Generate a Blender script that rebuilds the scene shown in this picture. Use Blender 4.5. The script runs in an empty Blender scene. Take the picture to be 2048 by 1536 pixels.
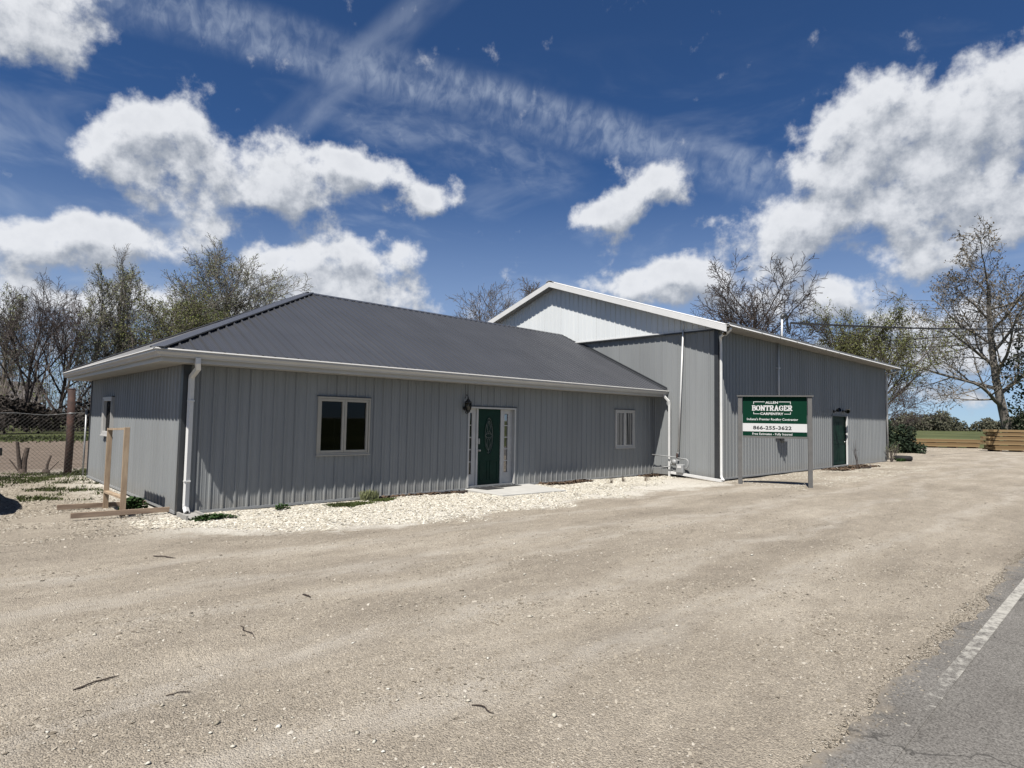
import bpy, math, random
import numpy as np
from mathutils import Vector, Matrix
random.seed(7); rng = np.random.default_rng(11)
R = math.radians
scn = bpy.context.scene
col = scn.collection

# ------------------------------------------------------------------ camera
cam_d = bpy.data.cameras.new('camera'); cam = bpy.data.objects.new('camera', cam_d); col.objects.link(cam)
YAW, PITCH, ROLL, CAM = 0.7630, 0.0597, 0.0181, Vector((-3.3191, -12.0878, 1.7637))
_f = Vector((math.sin(YAW)*math.cos(PITCH), math.cos(YAW)*math.cos(PITCH), math.sin(PITCH)))
_r = Vector((math.cos(YAW), -math.sin(YAW), 0)); _u = _r.cross(_f)
_r2 = _r*math.cos(ROLL)+_u*math.sin(ROLL); _u2 = -_r*math.sin(ROLL)+_u*math.cos(ROLL)
cam.matrix_world = Matrix(((_r2.x,_u2.x,-_f.x,CAM.x),(_r2.y,_u2.y,-_f.y,CAM.y),(_r2.z,_u2.z,-_f.z,CAM.z),(0,0,0,1)))
cam_d.sensor_fit = 'HORIZONTAL'; cam_d.sensor_width = 36; cam_d.lens = 1215.69/2048*36
cam_d.clip_start = 0.05; cam_d.clip_end = 6000
scn.camera = cam

# ------------------------------------------------------------------ exposure, sun, sky
vs = scn.view_settings
vs.view_transform = 'Standard'; vs.look = 'None'; vs.exposure = 0.85; vs.gamma = 1.0; vs.use_curve_mapping = False
SUN = Vector((-0.53, -0.245, 1.0)).normalized()
sd = bpy.data.lights.new('sun', 'SUN'); sd.energy = 5.0; sd.angle = R(0.5); sd.color = (1.0, 0.955, 0.89)
so = bpy.data.objects.new('sun', sd); col.objects.link(so); so.rotation_euler = SUN.to_track_quat('Z', 'Y').to_euler(); so.location = (0, 0, 60)
SKY_STRENGTH = 0.05
ALB = 0.565            # surfaces are a little darker than they look at this exposure

world = bpy.data.worlds.new('World'); scn.world = world; world.use_nodes = True
def build_sky():
    nt = world.node_tree; nt.nodes.clear(); N = nt.nodes; L = nt.links
    def mk(t, **kw):
        n = N.new(t)
        for k, v in kw.items(): setattr(n, k, v)
        return n
    def math_(op, a, b=None, clamp=False, tree=None):
        n = (tree or nt).nodes.new('ShaderNodeMath'); n.operation = op; n.use_clamp = clamp
        lk = (tree or nt).links
        for i, v in enumerate((a, b)):
            if v is None: continue
            if isinstance(v, (int, float)): n.inputs[i].default_value = v
            else: lk.new(v, n.inputs[i])
        return n.outputs[0]
    def vmath(op, a, b=None, tree=None, scale=None):
        n = (tree or nt).nodes.new('ShaderNodeVectorMath'); n.operation = op; lk = (tree or nt).links
        for i, v in enumerate((a, b)):
            if v is None: continue
            if isinstance(v, (tuple, Vector)): n.inputs[i].default_value = v
            else: lk.new(v, n.inputs[i])
        if scale is not None: n.inputs['Scale'].default_value = scale
        return n.outputs['Value'] if op == 'DOT_PRODUCT' else n.outputs['Vector']
    # cloud banks: azimuth, elevation, half sizes, tilt, weight
    B = [(0.057,0.475,0.123,0.059,-2.7,1.1),(0.226,0.409,0.078,0.054,-2.73,1.0),(0.21,0.355,0.095,0.068,-2.74,1.0),(0.156,0.358,0.053,0.024,-2.85,0.5),(0.385,0.367,0.093,0.053,3.1,1.0),(0.417,0.321,0.081,0.044,3.13,1.0),(0.495,0.378,0.071,0.043,-2.99,1.0),(0.612,0.359,0.061,0.034,-2.56,0.9),(0.083,0.219,0.093,0.046,-2.9,1.0),(0.152,0.232,0.078,0.046,-3.13,1.0),(0.272,0.258,0.086,0.041,-2.87,0.9),(0.435,0.223,0.09,0.053,-3.02,1.1),(0.513,0.21,0.108,0.055,2.87,1.1),(0.422,0.18,0.126,0.069,-3.04,1.0),(0.582,0.269,0.045,0.035,-3.02,0.55),(1.237,0.399,0.078,0.054,3.11,0.91),(1.314,0.41,0.094,0.065,-3.07,1.0),(1.396,0.421,0.098,0.068,-2.94,1.0),(1.465,0.431,0.071,0.058,2.99,1.0),(1.337,0.336,0.112,0.059,3.08,0.91),(1.421,0.325,0.102,0.062,-2.99,0.91),(1.202,0.364,0.05,0.023,2.79,0.55),(1.235,0.291,0.11,0.051,-2.91,1.0),(1.181,0.261,0.076,0.033,-3.07,0.73),(1.392,0.242,0.113,0.039,-2.98,0.91),(1.46,0.256,0.073,0.045,-2.88,0.91),(1.017,0.238,0.116,0.043,-2.98,0.85),(0.962,0.22,0.088,0.031,3.11,0.7),(1.079,0.224,0.09,0.034,3.08,0.6),(0.953,0.355,0.103,0.027,-2.87,0.72),(0.925,0.322,0.068,0.037,-2.15,0.72),(1.009,0.398,0.072,0.028,3.05,0.5),(1.086,0.306,0.06,0.021,3.05,0.45),(1.26,0.182,0.09,0.039,3.05,0.8),(1.334,0.149,0.094,0.031,3.06,0.55),(1.208,0.215,0.075,0.026,3.05,0.55),(1.417,0.142,0.084,0.032,3.05,0.6),(1.361,0.079,0.068,0.024,3.11,0.5)]
    B += [(1.285, 0.106, 0.137, 0.032, 3.101, 0.75), (1.411, 0.103, 0.105, 0.033, 3.083, 0.8), (1.366, 0.045, 0.112, 0.019, 3.133, 0.7), (1.138, 0.183, 0.086, 0.034, 3.082, 0.7), (0.118, 0.141, 0.176, 0.049, -3.009, 0.85), (0.317, 0.141, 0.176, 0.044, -3.053, 0.8), (0.741, 0.164, 0.166, 0.041, -3.12, 0.45), (1.181, 0.311, 0.067, 0.04, 2.362, 0.5)]
    B += [(.455,.352,.085,.04,.1,.55),(.315,.33,.07,.05,.2,.55),(.56,.365,.05,.03,0,.5),(.58,.262,.04,.032,0,.4),(1.0,.375,.10,.03,-.3,.45)]
    rr = random.Random(3)
    for az in (-2.7,-1.9,-1.2,-0.5,1.9,2.6):      # the same scattered banks all round
        e = rr.uniform(.14,.4); w = rr.uniform(.10,.15)
        B += [(az,e,w*1.4,w*.55,rr.uniform(-.2,.2),1.1)]
    g = bpy.data.node_groups.new('cloud_density', 'ShaderNodeTree')
    g.interface.new_socket('Vector', in_out='INPUT', socket_type='NodeSocketVector')
    g.interface.new_socket('Density', in_out='OUTPUT', socket_type='NodeSocketFloat')
    gi = g.nodes.new('NodeGroupInput'); go = g.nodes.new('NodeGroupOutput')
    V = gi.outputs[0]
    wn = g.nodes.new('ShaderNodeTexNoise'); wn.inputs['Scale'].default_value = 6.5; wn.inputs['Detail'].default_value = 3
    g.links.new(V, wn.inputs['Vector'])
    w0 = vmath('SUBTRACT', wn.outputs['Color'], (.5,.5,.5), g); w1 = vmath('SCALE', w0, tree=g, scale=0.115)
    VW = vmath('ADD', V, w1, g)
    acc = None
    for (a, e, ra, re, rot, s) in B:
        m = g.nodes.new('ShaderNodeMapping'); m.vector_type = 'TEXTURE'
        m.inputs['Location'].default_value = (a, e, 0); m.inputs['Rotation'].default_value = (0,0,rot); m.inputs['Scale'].default_value = (ra*1.24, re*1.24, 1)
        g.links.new(VW, m.inputs['Vector'])
        gr = g.nodes.new('ShaderNodeTexGradient'); gr.gradient_type = 'SPHERICAL'; g.links.new(m.outputs[0], gr.inputs[0])
        v = math_('MULTIPLY', gr.outputs['Fac'], s, tree=g)
        acc = v if acc is None else math_('ADD', acc, v, tree=g)
    acc = math_('MINIMUM', acc, 0.85, tree=g)
    n1 = g.nodes.new('ShaderNodeTexNoise'); n1.inputs['Scale'].default_value = 19; n1.inputs['Detail'].default_value = 9; n1.inputs['Roughness'].default_value = .60
    g.links.new(V, n1.inputs['Vector'])
    t = math_('MULTIPLY', math_('SUBTRACT', n1.outputs['Fac'], .5, tree=g), 1.9, tree=g)
    d = math_('ADD', acc, t, tree=g)
    g.links.new(d, go.inputs[0])
    # direction -> azimuth / elevation
    tc = mk('ShaderNodeTexCoord'); dirv = vmath('NORMALIZE', tc.outputs['Generated'])
    sx = mk('ShaderNodeSeparateXYZ'); L.new(dirv, sx.inputs[0])
    az = math_('ARCTAN2', sx.outputs[0], sx.outputs[1]); el = math_('ARCSINE', sx.outputs[2])
    cv = mk('ShaderNodeCombineXYZ'); L.new(az, cv.inputs[0]); L.new(el, cv.inputs[1])
    def dens(off):
        n = mk('ShaderNodeGroup'); n.node_tree = g
        L.new(vmath('ADD', cv.outputs[0], off), n.inputs[0]); return n.outputs[0]
    d0 = dens((0,0,0)); d1 = dens((-.012,.034,0))
    def mr(v, a, b, c=0, d=1, smooth=True):
        n = mk('ShaderNodeMapRange'); n.interpolation_type = 'SMOOTHSTEP' if smooth else 'LINEAR'
        for k, x in zip(('From Min','From Max','To Min','To Max'), (a,b,c,d)): n.inputs[k].default_value = x
        L.new(v, n.inputs['Value']); return n.outputs[0]
    alpha = mr(d0, .20, .76)
    lit = mr(math_('SUBTRACT', d0, d1), -.46, .50)
    core = mr(d0, .75, 1.25, 1, .85)
    lit = math_('MULTIPLY', lit, core)
    # old spreading contrails: bands round great circles
    def band(n, m, half, lo, hi, amt, ripple, rs):
        dist = math_('ABSOLUTE', vmath('DOT_PRODUCT', dirv, n))
        b = mr(dist, half, half*.25); along = vmath('DOT_PRODUCT', dirv, m)
        b = math_('MULTIPLY', b, mr(along, lo, lo+.15)); b = math_('MULTIPLY', b, mr(along, hi+.12, hi))
        mp = mk('ShaderNodeMapping'); mp.inputs['Scale'].default_value = rs; 
        cx = mk('ShaderNodeCombineXYZ'); L.new(along, cx.inputs[0]); L.new(vmath('DOT_PRODUCT', dirv, n), cx.inputs[1]); L.new(cx.outputs[0], mp.inputs[0])
        nn = mk('ShaderNodeTexNoise'); nn.inputs['Scale'].default_value = 1; nn.inputs['Detail'].default_value = 4; nn.inputs['Roughness'].default_value=.6; L.new(mp.outputs[0], nn.inputs['Vector'])
        mp2 = mk('ShaderNodeMapping'); mp2.inputs['Scale'].default_value = (7,22,1); L.new(cx.outputs[0], mp2.inputs[0])
        n2 = mk('ShaderNodeTexNoise'); n2.inputs['Scale'].default_value = 1; n2.inputs['Detail'].default_value = 3; L.new(mp2.outputs[0], n2.inputs['Vector'])
        b = math_('MULTIPLY', b, mr(n2.outputs['Fac'], .28, .66, .25, 1.0)); nn.inputs['Distortion'].default_value = .5
        return math_('MULTIPLY', math_('MULTIPLY', b, mr(nn.outputs['Fac'], ripple[0], ripple[1], .25, 1.0)), amt)
    def rd(a, e): return Vector((math.cos(e)*math.sin(a), math.cos(e)*math.cos(a), math.sin(e)))
    p, q = rd(.20,.535), rd(1.167,.36); n1_ = p.cross(q).normalized(); mid = (p+q).normalized(); m1 = n1_.cross(mid).normalized()
    if m1.dot(q) < 0: m1 = -m1
    c1 = band(n1_, m1, .046, -1.2, .40, .40, (.30,.74), (58,30,1))
    p2, q2 = rd(.628,.629), rd(.277,.294); n2_ = p2.cross(q2).normalized(); mid2 = (p2+q2).normalized(); m2 = n2_.cross(mid2).normalized()
    if m2.dot(q2) < 0: m2 = -m2
    c2 = band(n2_, m2, .034, -1.3, .26, .20, (.2,.7), (14,30,1))
    p3, q3 = rd(.50,.46), rd(.80,.40); n3_ = p3.cross(q3).normalized(); mid3 = (p3+q3).normalized(); m3 = n3_.cross(mid3).normalized()
    if m3.dot(q3) < 0: m3 = -m3
    c3 = band(n3_, m3, .05, -.24, .12, .24, (.34,.75), (30,46,1))
    sky = mk('ShaderNodeTexSky'); sky.sky_type = 'NISHITA'; sky.sun_disc = False
    sky.sun_elevation = math.asin(SUN.z); sky.sun_rotation = math.atan2(SUN.x, SUN.y); sky.altitude = 1200; sky.air_density = .75; sky.dust_density = .0; sky.ozone_density = 5.0
    k = 1/SKY_STRENGTH
    def mix(f, a, b):
        n = mk('ShaderNodeMix'); n.data_type = 'RGBA'
        if isinstance(f, float): n.inputs[0].default_value = f
        else: L.new(f, n.inputs[0])
        for i, v in ((6, a), (7, b)):
            if isinstance(v, tuple): n.inputs[i].default_value = (*v, 1)
            else: L.new(v, n.inputs[i])
        return n.outputs[2]
    out = mix(1.0, sky.outputs[0], (.575,.835,1.06)); out.node.blend_type = 'MULTIPLY'
    wisp = (.35*k, .39*k, .45*k)
    for c in (c2, c3, c1): out = mix(c, out, wisp)
    vm = mk('ShaderNodeMapping'); vm.inputs['Rotation'].default_value = (0,0,.5); vm.inputs['Scale'].default_value = (3.2,11,1); L.new(cv.outputs[0], vm.inputs[0])
    vn = mk('ShaderNodeTexNoise'); vn.inputs['Scale'].default_value = 1.0; vn.inputs['Detail'].default_value = 5; vn.inputs['Roughness'].default_value = .6; vn.inputs['Distortion'].default_value = .6; L.new(vm.outputs[0], vn.inputs['Vector'])
    veil = math_('MULTIPLY', mr(vn.outputs['Fac'], .48, .80), mr(el, .60, .30, .0, .34))
    out = mix(veil, out, wisp)
    haze = mr(el, .42, .0, 0, .58)
    out = mix(haze, out, (.275*k, .33*k, .40*k))
    ccol = mix(lit, (.185*k, .205*k, .24*k), (.455*k, .465*k, .485*k))
    out = mix(math_('MULTIPLY', alpha, .96), out, ccol)
    bg = mk('ShaderNodeBackground'); bg.inputs['Strength'].default_value = SKY_STRENGTH
    L.new(out, bg.inputs['Color']); wo = mk('ShaderNodeOutputWorld'); L.new(bg.outputs[0], wo.inputs['Surface'])
build_sky()
world.cycles.sampling_method = 'NONE'
scn.cycles.max_bounces = 5; scn.cycles.diffuse_bounces = 1; scn.cycles.glossy_bounces = 2; scn.cycles.transparent_max_bounces = 12; scn.cycles.use_denoising = True

# ------------------------------------------------------------------ materials
MATS = {}
def M(name): return MATS[name]
def mat(name, c, rough=.7, var=.12, scale=6.0, bump=0.0, bscale=40.0, spec=.5, metal=0.0, c2=None, stretch=None, detail=5.0):
    m = bpy.data.materials.new(name); m.use_nodes = True; nt = m.node_tree; N = nt.nodes; L = nt.links
    b = N['Principled BSDF']; b.inputs['Roughness'].default_value = rough; b.inputs['Metallic'].default_value = metal; b.inputs['Specular IOR Level'].default_value = spec
    tc = N.new('ShaderNodeTexCoord'); mp = N.new('ShaderNodeMapping'); L.new(tc.outputs['Object'], mp.inputs[0])
    if stretch: mp.inputs['Scale'].default_value = stretch
    n = N.new('ShaderNodeTexNoise'); n.inputs['Scale'].default_value = scale; n.inputs['Detail'].default_value = detail; L.new(mp.outputs[0], n.inputs['Vector'])
    r = N.new('ShaderNodeValToRGB'); r.color_ramp.elements[0].position = .32; r.color_ramp.elements[1].position = .68
    c = tuple(x*ALB for x in c); c2 = c2 and tuple(x*ALB for x in c2)
    a = tuple(max(0, x*(1-var)) for x in c); d = c2 or tuple(min(1, x*(1+var)) for x in c)
    r.color_ramp.elements[0].color = (*a, 1); r.color_ramp.elements[1].color = (*d, 1)
    L.new(n.outputs['Fac'], r.inputs[0]); L.new(r.outputs[0], b.inputs['Base Color'])
    if bump:
        n2 = N.new('ShaderNodeTexNoise'); n2.inputs['Scale'].default_value = bscale; n2.inputs['Detail'].default_value = 6; L.new(mp.outputs[0], n2.inputs['Vector'])
        bp = N.new('ShaderNodeBump'); bp.inputs['Strength'].default_value = bump; bp.inputs['Distance'].default_value = .01; L.new(n2.outputs['Fac'], bp.inputs['Height']); L.new(bp.outputs[0], b.inputs['Normal'])
    MATS[name] = m; return m
mat('grey_steel', (.332,.348,.352), .5, .09, 1.3, spec=.2, stretch=(1,1,.15))
def splash(m):
    N = m.node_tree.nodes; L = m.node_tree.links; b = N['Principled BSDF']; src = b.inputs['Base Color'].links[0].from_socket
    tc = N.new('ShaderNodeTexCoord'); sp = N.new('ShaderNodeSeparateXYZ'); L.new(tc.outputs['Object'], sp.inputs[0])
    n = N.new('ShaderNodeTexNoise'); n.inputs['Scale'].default_value = 7; n.inputs['Detail'].default_value = 6; L.new(tc.outputs['Object'], n.inputs['Vector'])
    a = N.new('ShaderNodeMath'); a.operation = 'MULTIPLY_ADD'; a.inputs[1].default_value = .55; L.new(n.outputs['Fac'], a.inputs[0]); L.new(sp.outputs[2], a.inputs[2])
    r = N.new('ShaderNodeMapRange'); r.inputs['From Min'].default_value = .60; r.inputs['From Max'].default_value = .22; r.inputs['To Max'].default_value = .42; L.new(a.outputs[0], r.inputs['Value'])
    mx = N.new('ShaderNodeMix'); mx.data_type = 'RGBA'; L.new(r.outputs[0], mx.inputs[0]); L.new(src, mx.inputs[6]); mx.inputs[7].default_value = (.17,.155,.13,1); L.new(mx.outputs[2], b.inputs['Base Color'])
splash(M('grey_steel'))
mat('white_steel', (.93,.965,.965), .42, .03, 1.3, stretch=(1,1,.2))
mat('dark_trim', (.045,.049,.053), .45, .08)
mat('grey_trim', (.34,.355,.365), .42, .06)
mat('roof_steel', (.078,.081,.089), .32, .07, .9, spec=.5)
mat('ridge_cap', (.085,.089,.101), .36, .05)
mat('white_metal', (.90,.90,.88), .4, .04, 3)
mat('shaded_white_metal', (.62,.61,.58), .5, .04, 3)  # darker twin of white_metal for fascia and gutters; their shade is in the colour
mat('oval_glass', (.008,.032,.023), .35, .3, 30, spec=.15)
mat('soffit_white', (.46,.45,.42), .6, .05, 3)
mat('white_roof', (.88,.88,.87), .4, .06, 2)
mat('concrete', (.42,.41,.38), .85, .12, 4, .3, 60)
mat('foundation', (.10,.10,.095), .9, .2, 5, .2)
mat('pad_concrete', (.60,.59,.55), .85, .08, 3, .15, 80)
mat('window_beige', (.50,.47,.40), .5, .05)
mat('window_white', (.66,.65,.62), .45, .05)
mat('door_green', (.006,.038,.025), .5, .15, 8, spec=.12)
mat('barn_door_green', (.009,.040,.027), .6, .3, 4, spec=.12)
mat('lead_came', (.22,.25,.22), .5, .1)
mat('brass', (.55,.42,.18), .3, .1, metal=.8)
mat('nickel', (.6,.6,.58), .3, .05, metal=.9)
mat('black_metal', (.012,.012,.012), .4, .2)
mat('room', (.03,.028,.026), .9, .2)
mat('curtain', (.085,.09,.09), .9, .15, 14, stretch=(6,6,.3))
mat('sign_grey', (.155,.152,.146), .7, .1, 5)
mat('sign_green', (.002,.042,.022), .6, .08, 2, spec=.08)
mat('paint_white', (.82,.82,.81), .5, .02)
mat('paint_black', (.014,.014,.016), .5, .1)
mat('lumber_new', (.48,.34,.22), .75, .22, 2.2, .2, 50, stretch=(6,6,1.2), c2=(.60,.46,.31))
mat('lumber_run', (.36,.25,.175), .8, .25, 2.2, .2, 50, stretch=(1.2,7,7), c2=(.47,.35,.25))
mat('lumber_dark', (.09,.05,.03), .9, .3, 2)
mat('rust', (.055,.024,.018), .85, .5, 5, .6, 30, c2=(.095,.042,.028))
mat('old_wire', (.11,.10,.09), .6, .3, 8, metal=.2)
mat('galvanised', (.44,.45,.45), .45, .1, 8, metal=.4)
mat('bark', (.15,.125,.105), .9, .35, 3, .4, 20)
mat('bark_dark', (.08,.062,.055), .9, .35, 3, .4, 20)
mat('bark_red', (.125,.088,.082), .9, .3, 3)
mat('bark_grey', (.21,.19,.165), .9, .3, 3, .4, 15)
def leafmat(name, c, var=.4):
    m = mat(name, c, .75, var, .8, spec=.2); b = m.node_tree.nodes['Principled BSDF']
    b.inputs['Subsurface Weight'].default_value = 0.0; b.inputs['Transmission Weight'].default_value = 0.0
    return m
leafmat('leaf_olive', (.17,.185,.06)); leafmat('leaf_pale', (.26,.28,.14)); leafmat('leaf_green', (.15,.19,.05)); leafmat('leaf_bud', (.20,.165,.11))
leafmat('leaf_fresh', (.16,.20,.06)); leafmat('leaf_dark', (.03,.05,.026)); leafmat('leaf_ivy', (.05,.07,.035)); leafmat('leaf_weed', (.035,.075,.018)); leafmat('grass_green', (.075,.095,.026)); leafmat('brush', (.045,.036,.03)); leafmat('leaf_dry', (.12,.082,.055), .6)
leafmat('far_wood', (.13,.13,.088), .35)
mat('rubber', (.014,.014,.015), .85, .2, 8)
mat('car_paint', (.008,.008,.010), .2, .05, spec=.6)
mat('stick', (.06,.042,.032), .9, .3, 20)
mat('stump_wood', (.10,.072,.055), .9, .4, 6, .4, 20)
mat('wire', (.012,.012,.013), .6, .05)
mat('mat_black', (.02,.02,.021), .95, .3, 40)
mat('meter_grey', (.38,.39,.39), .5, .1)
mat('house_white', (.5,.5,.5), .8, .08); mat('house_roof', (.13,.12,.12), .85, .15)
mat('lamp_red', (.3,.02,.02), .3)
def glassmat(name, tint, rough=.02):
    m = bpy.data.materials.new(name); m.use_nodes = True; nt = m.node_tree; N = nt.nodes; L = nt.links; N.clear()
    t = N.new('ShaderNodeBsdfTransparent'); t.inputs[0].default_value = (*tint, 1)
    gl = N.new('ShaderNodeBsdfGlossy'); gl.inputs['Roughness'].default_value = rough; gl.inputs['Color'].default_value = (.28,.28,.29,1)
    fr = N.new('ShaderNodeFresnel'); fr.inputs[0].default_value = 1.5
    mx = N.new('ShaderNodeMixShader'); L.new(fr.outputs[0], mx.inputs[0]); L.new(t.outputs[0], mx.inputs[1]); L.new(gl.outputs[0], mx.inputs[2])
    o = N.new('ShaderNodeOutputMaterial'); L.new(mx.outputs[0], o.inputs[0]); MATS[name] = m
glassmat('glass', (.5,.52,.51)); glassmat('lamp_glass', (.55,.52,.45), .1); glassmat('car_glass', (.15,.15,.16))

def ground_material():
    m = bpy.data.materials.new('gravel_ground'); m.use_nodes = True; nt = m.node_tree; N = nt.nodes; L = nt.links
    b = N['Principled BSDF']; b.inputs['Roughness'].default_value = .95; b.inputs['Specular IOR Level'].default_value = .15
    tc = N.new('ShaderNodeTexCoord'); P = tc.outputs['Object']
    def noise(s, d=5, st=None, rough=.55):
        n = N.new('ShaderNodeTexNoise'); n.inputs['Scale'].default_value = s; n.inputs['Detail'].default_value = d; n.inputs['Roughness'].default_value = rough
        if st:
            mp = N.new('ShaderNodeMapping'); mp.inputs['Scale'].default_value = st[:3]
            if len(st) > 3: mp.inputs['Rotation'].default_value = (0,0,st[3])
            L.new(P, mp.inputs[0]); L.new(mp.outputs[0], n.inputs['Vector'])
        else: L.new(P, n.inputs['Vector'])
        return n.outputs['Fac']
    def ramp(f, *st):
        r = N.new('ShaderNodeValToRGB'); e = r.color_ramp.elements
        while len(e) < len(st): e.new(.5)
        for i, (p, c) in enumerate(st): e[i].position = p; e[i].color = (*c, 1)
        L.new(f, r.inputs[0]); return r.outputs[0]
    def ramp_f(f):
        n = N.new('ShaderNodeMapRange'); n.inputs['From Min'].default_value = .36; n.inputs['From Max'].default_value = .62; L.new(f, n.inputs['Value']); return n.outputs[0]
    def mix(f, a, bb, mode='MIX'):
        n = N.new('ShaderNodeMix'); n.data_type = 'RGBA'; n.blend_type = mode
        if isinstance(f, float): n.inputs[0].default_value = f
        else: L.new(f, n.inputs[0])
        for i, v in ((6, a), (7, bb)):
            if isinstance(v, tuple): n.inputs[i].default_value = (*v, 1)
            else: L.new(v, n.inputs[i])
        return n.outputs[2]
    base = ramp(noise(.55, 6), (.30,(.335,.292,.230)), (.5,(.415,.365,.290)), (.70,(.485,.432,.350)))
    tr = noise(.75, 7, (.34,1.25,1,.10), .62); base = mix(.5, base, ramp(tr, (.36,(.30,.262,.208)), (.52,(.425,.375,.298)), (.66,(.55,.495,.405))))
    vo = N.new('ShaderNodeTexVoronoi'); vo.inputs['Scale'].default_value = 95; L.new(P, vo.inputs['Vector'])
    sx = N.new('ShaderNodeSeparateColor'); L.new(vo.outputs['Color'], sx.inputs[0])
    peb = ramp(sx.outputs[0], (.0,(.5,.5,.5)), (.35,(.85,.83,.8)), (.75,(1.05,1.04,1.02)), (1.,(1.5,1.48,1.42)))
    base = mix(.55, base, peb, 'MULTIPLY')
    base = mix(.7, base, ramp(noise(3.2, 7, (.7,1.3,1,.2), .68), (.34,(.84,.83,.82)), (.5,(1,1,1)), (.66,(1.12,1.12,1.11))), 'MULTIPLY')
    fine = ramp(noise(150, 4), (.3,(.62,.6,.58)), (.7,(1.3,1.3,1.28))); base = mix(.6, base, fine, 'MULTIPLY')
    # packed, paler wheel lanes sweeping along the lot
    sq = N.new('ShaderNodeSeparateXYZ'); L.new(P, sq.inputs[0])
    def mm(op, a, c=None):
        n = N.new('ShaderNodeMath'); n.operation = op
        for i, v in enumerate((a, c)):
            if v is None: continue
            if isinstance(v, (int, float)): n.inputs[i].default_value = v
            else: L.new(v, n.inputs[i])
        return n.outputs[0]
    wob = mm('MULTIPLY', mm('SUBTRACT', noise(.16, 3), .5), 3.4); lane = None
    for y0, k, wd in ((3.7,.045,.20),(5.25,.045,.22),(6.3,-.03,.16),(7.9,-.03,.20),(9.2,.01,.18)):
        d = mm('ABSOLUTE', mm('ADD', mm('ADD', sq.outputs[1], y0), mm('ADD', wob, mm('MULTIPLY', sq.outputs[0], k))))
        q = N.new('ShaderNodeMapRange'); q.interpolation_type = 'SMOOTHSTEP'; q.inputs['From Min'].default_value = wd*1.9; q.inputs['From Max'].default_value = wd*.35; L.new(d, q.inputs['Value'])
        lane = q.outputs[0] if lane is None else mm('MAXIMUM', lane, q.outputs[0])
    lane = mm('MULTIPLY', lane, ramp_f(noise(2.2, 6, (.5,1.6,1), .65)))
    base = mix(mm('MULTIPLY', lane, .55), base, (.55,.50,.415))
    # pale crushed limestone spread along the office front
    sp = N.new('ShaderNodeSeparateXYZ'); L.new(P, sp.inputs[0])
    def ma(op, a, c):
        n = N.new('ShaderNodeMath'); n.operation = op
        for i, v in enumerate((a, c)):
            if isinstance(v, (int, float)): n.inputs[i].default_value = v
            else: L.new(v, n.inputs[i])
        return n.outputs[0]
    def mr(v, a, c, d=0, e=1):
        n = N.new('ShaderNodeMapRange'); n.interpolation_type = 'SMOOTHSTEP'
        for k, x in zip(('From Min','From Max','To Min','To Max'), (a,c,d,e)): n.inputs[k].default_value = x
        L.new(v, n.inputs['Value']); return n.outputs[0]
    edge = ma('ADD', sp.outputs[1], ma('MULTIPLY', noise(.8, 5), 2.2))
    edge = ma('ADD', edge, ma('MULTIPLY', mr(sp.outputs[0], -.8, 3.0), .9))
    edge = ma('ADD', edge, ma('MULTIPLY', noise(6, 6, None, .7), 1.5))
    mask = mr(edge, -.75, .05)
    mask = ma('MULTIPLY', mask, mr(sp.outputs[0], -1.4, .3)); mask = ma('MULTIPLY', mask, mr(sp.outputs[0], 16.5, 13.0, .0, 1))
    lime = ramp(sx.outputs[1], (.0,(.46,.42,.34)), (.3,(.68,.63,.53)), (1.,(.82,.78,.67)))
    base = mix(mask, base, lime)
    # packed dirt of the yard behind the fence
    yard = ma('MULTIPLY', mr(sp.outputs[1], 9.0, 13.0), mr(sp.outputs[0], 14, 9))
    base = mix(yard, base, ramp(noise(1.3, 6, (.5,2.2,1)), (.3,(.15,.115,.085)), (.7,(.27,.215,.165))))
    base = mix(1.0, base, (ALB*1.27,ALB*1.285,ALB*1.335), 'MULTIPLY')
    L.new(base, b.inputs['Base Color'])
    h = ma('ADD', ma('MULTIPLY', vo.outputs['Distance'], -.9), ma('MULTIPLY', noise(120, 4), .8))
    h = ma('ADD', h, ma('MULTIPLY', noise(9, 4), 1.6))
    bp = N.new('ShaderNodeBump'); bp.inputs['Strength'].default_value = .95; bp.inputs['Distance'].default_value = .016; L.new(h, bp.inputs['Height']); L.new(bp.outputs[0], b.inputs['Normal'])
    MATS['gravel_ground'] = m
ground_material()
def stone_material(name, stops):
    m = bpy.data.materials.new(name); m.use_nodes = True; nt = m.node_tree; N = nt.nodes; L = nt.links
    b = N['Principled BSDF']; b.inputs['Roughness'].default_value = .9; b.inputs['Specular IOR Level'].default_value = .2
    g = N.new('ShaderNodeNewGeometry'); r = N.new('ShaderNodeValToRGB'); e = r.color_ramp.elements
    while len(e) < len(stops): e.new(.5)
    for i, (p, c) in enumerate(stops): e[i].position = p; e[i].color = (c[0]*ALB,c[1]*ALB,c[2]*ALB, 1)
    L.new(g.outputs['Random Per Island'], r.inputs[0]); L.new(r.outputs[0], b.inputs['Base Color']); MATS[name] = m
stone_material('stones_tan', ((0,(.20,.17,.13)),(.35,(.36,.315,.25)),(.75,(.46,.41,.33)),(.95,(.54,.49,.41)),(1,(.64,.60,.52))))
stone_material('stones_lime', ((0,(.38,.34,.26)),(.25,(.58,.53,.43)),(.7,(.75,.71,.60)),(1,(.86,.83,.74))))
stone_material('lumber_yard', ((0,(.20,.125,.06)),(.3,(.30,.20,.10)),(.7,(.38,.27,.14)),(1,(.50,.38,.21))))
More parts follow.
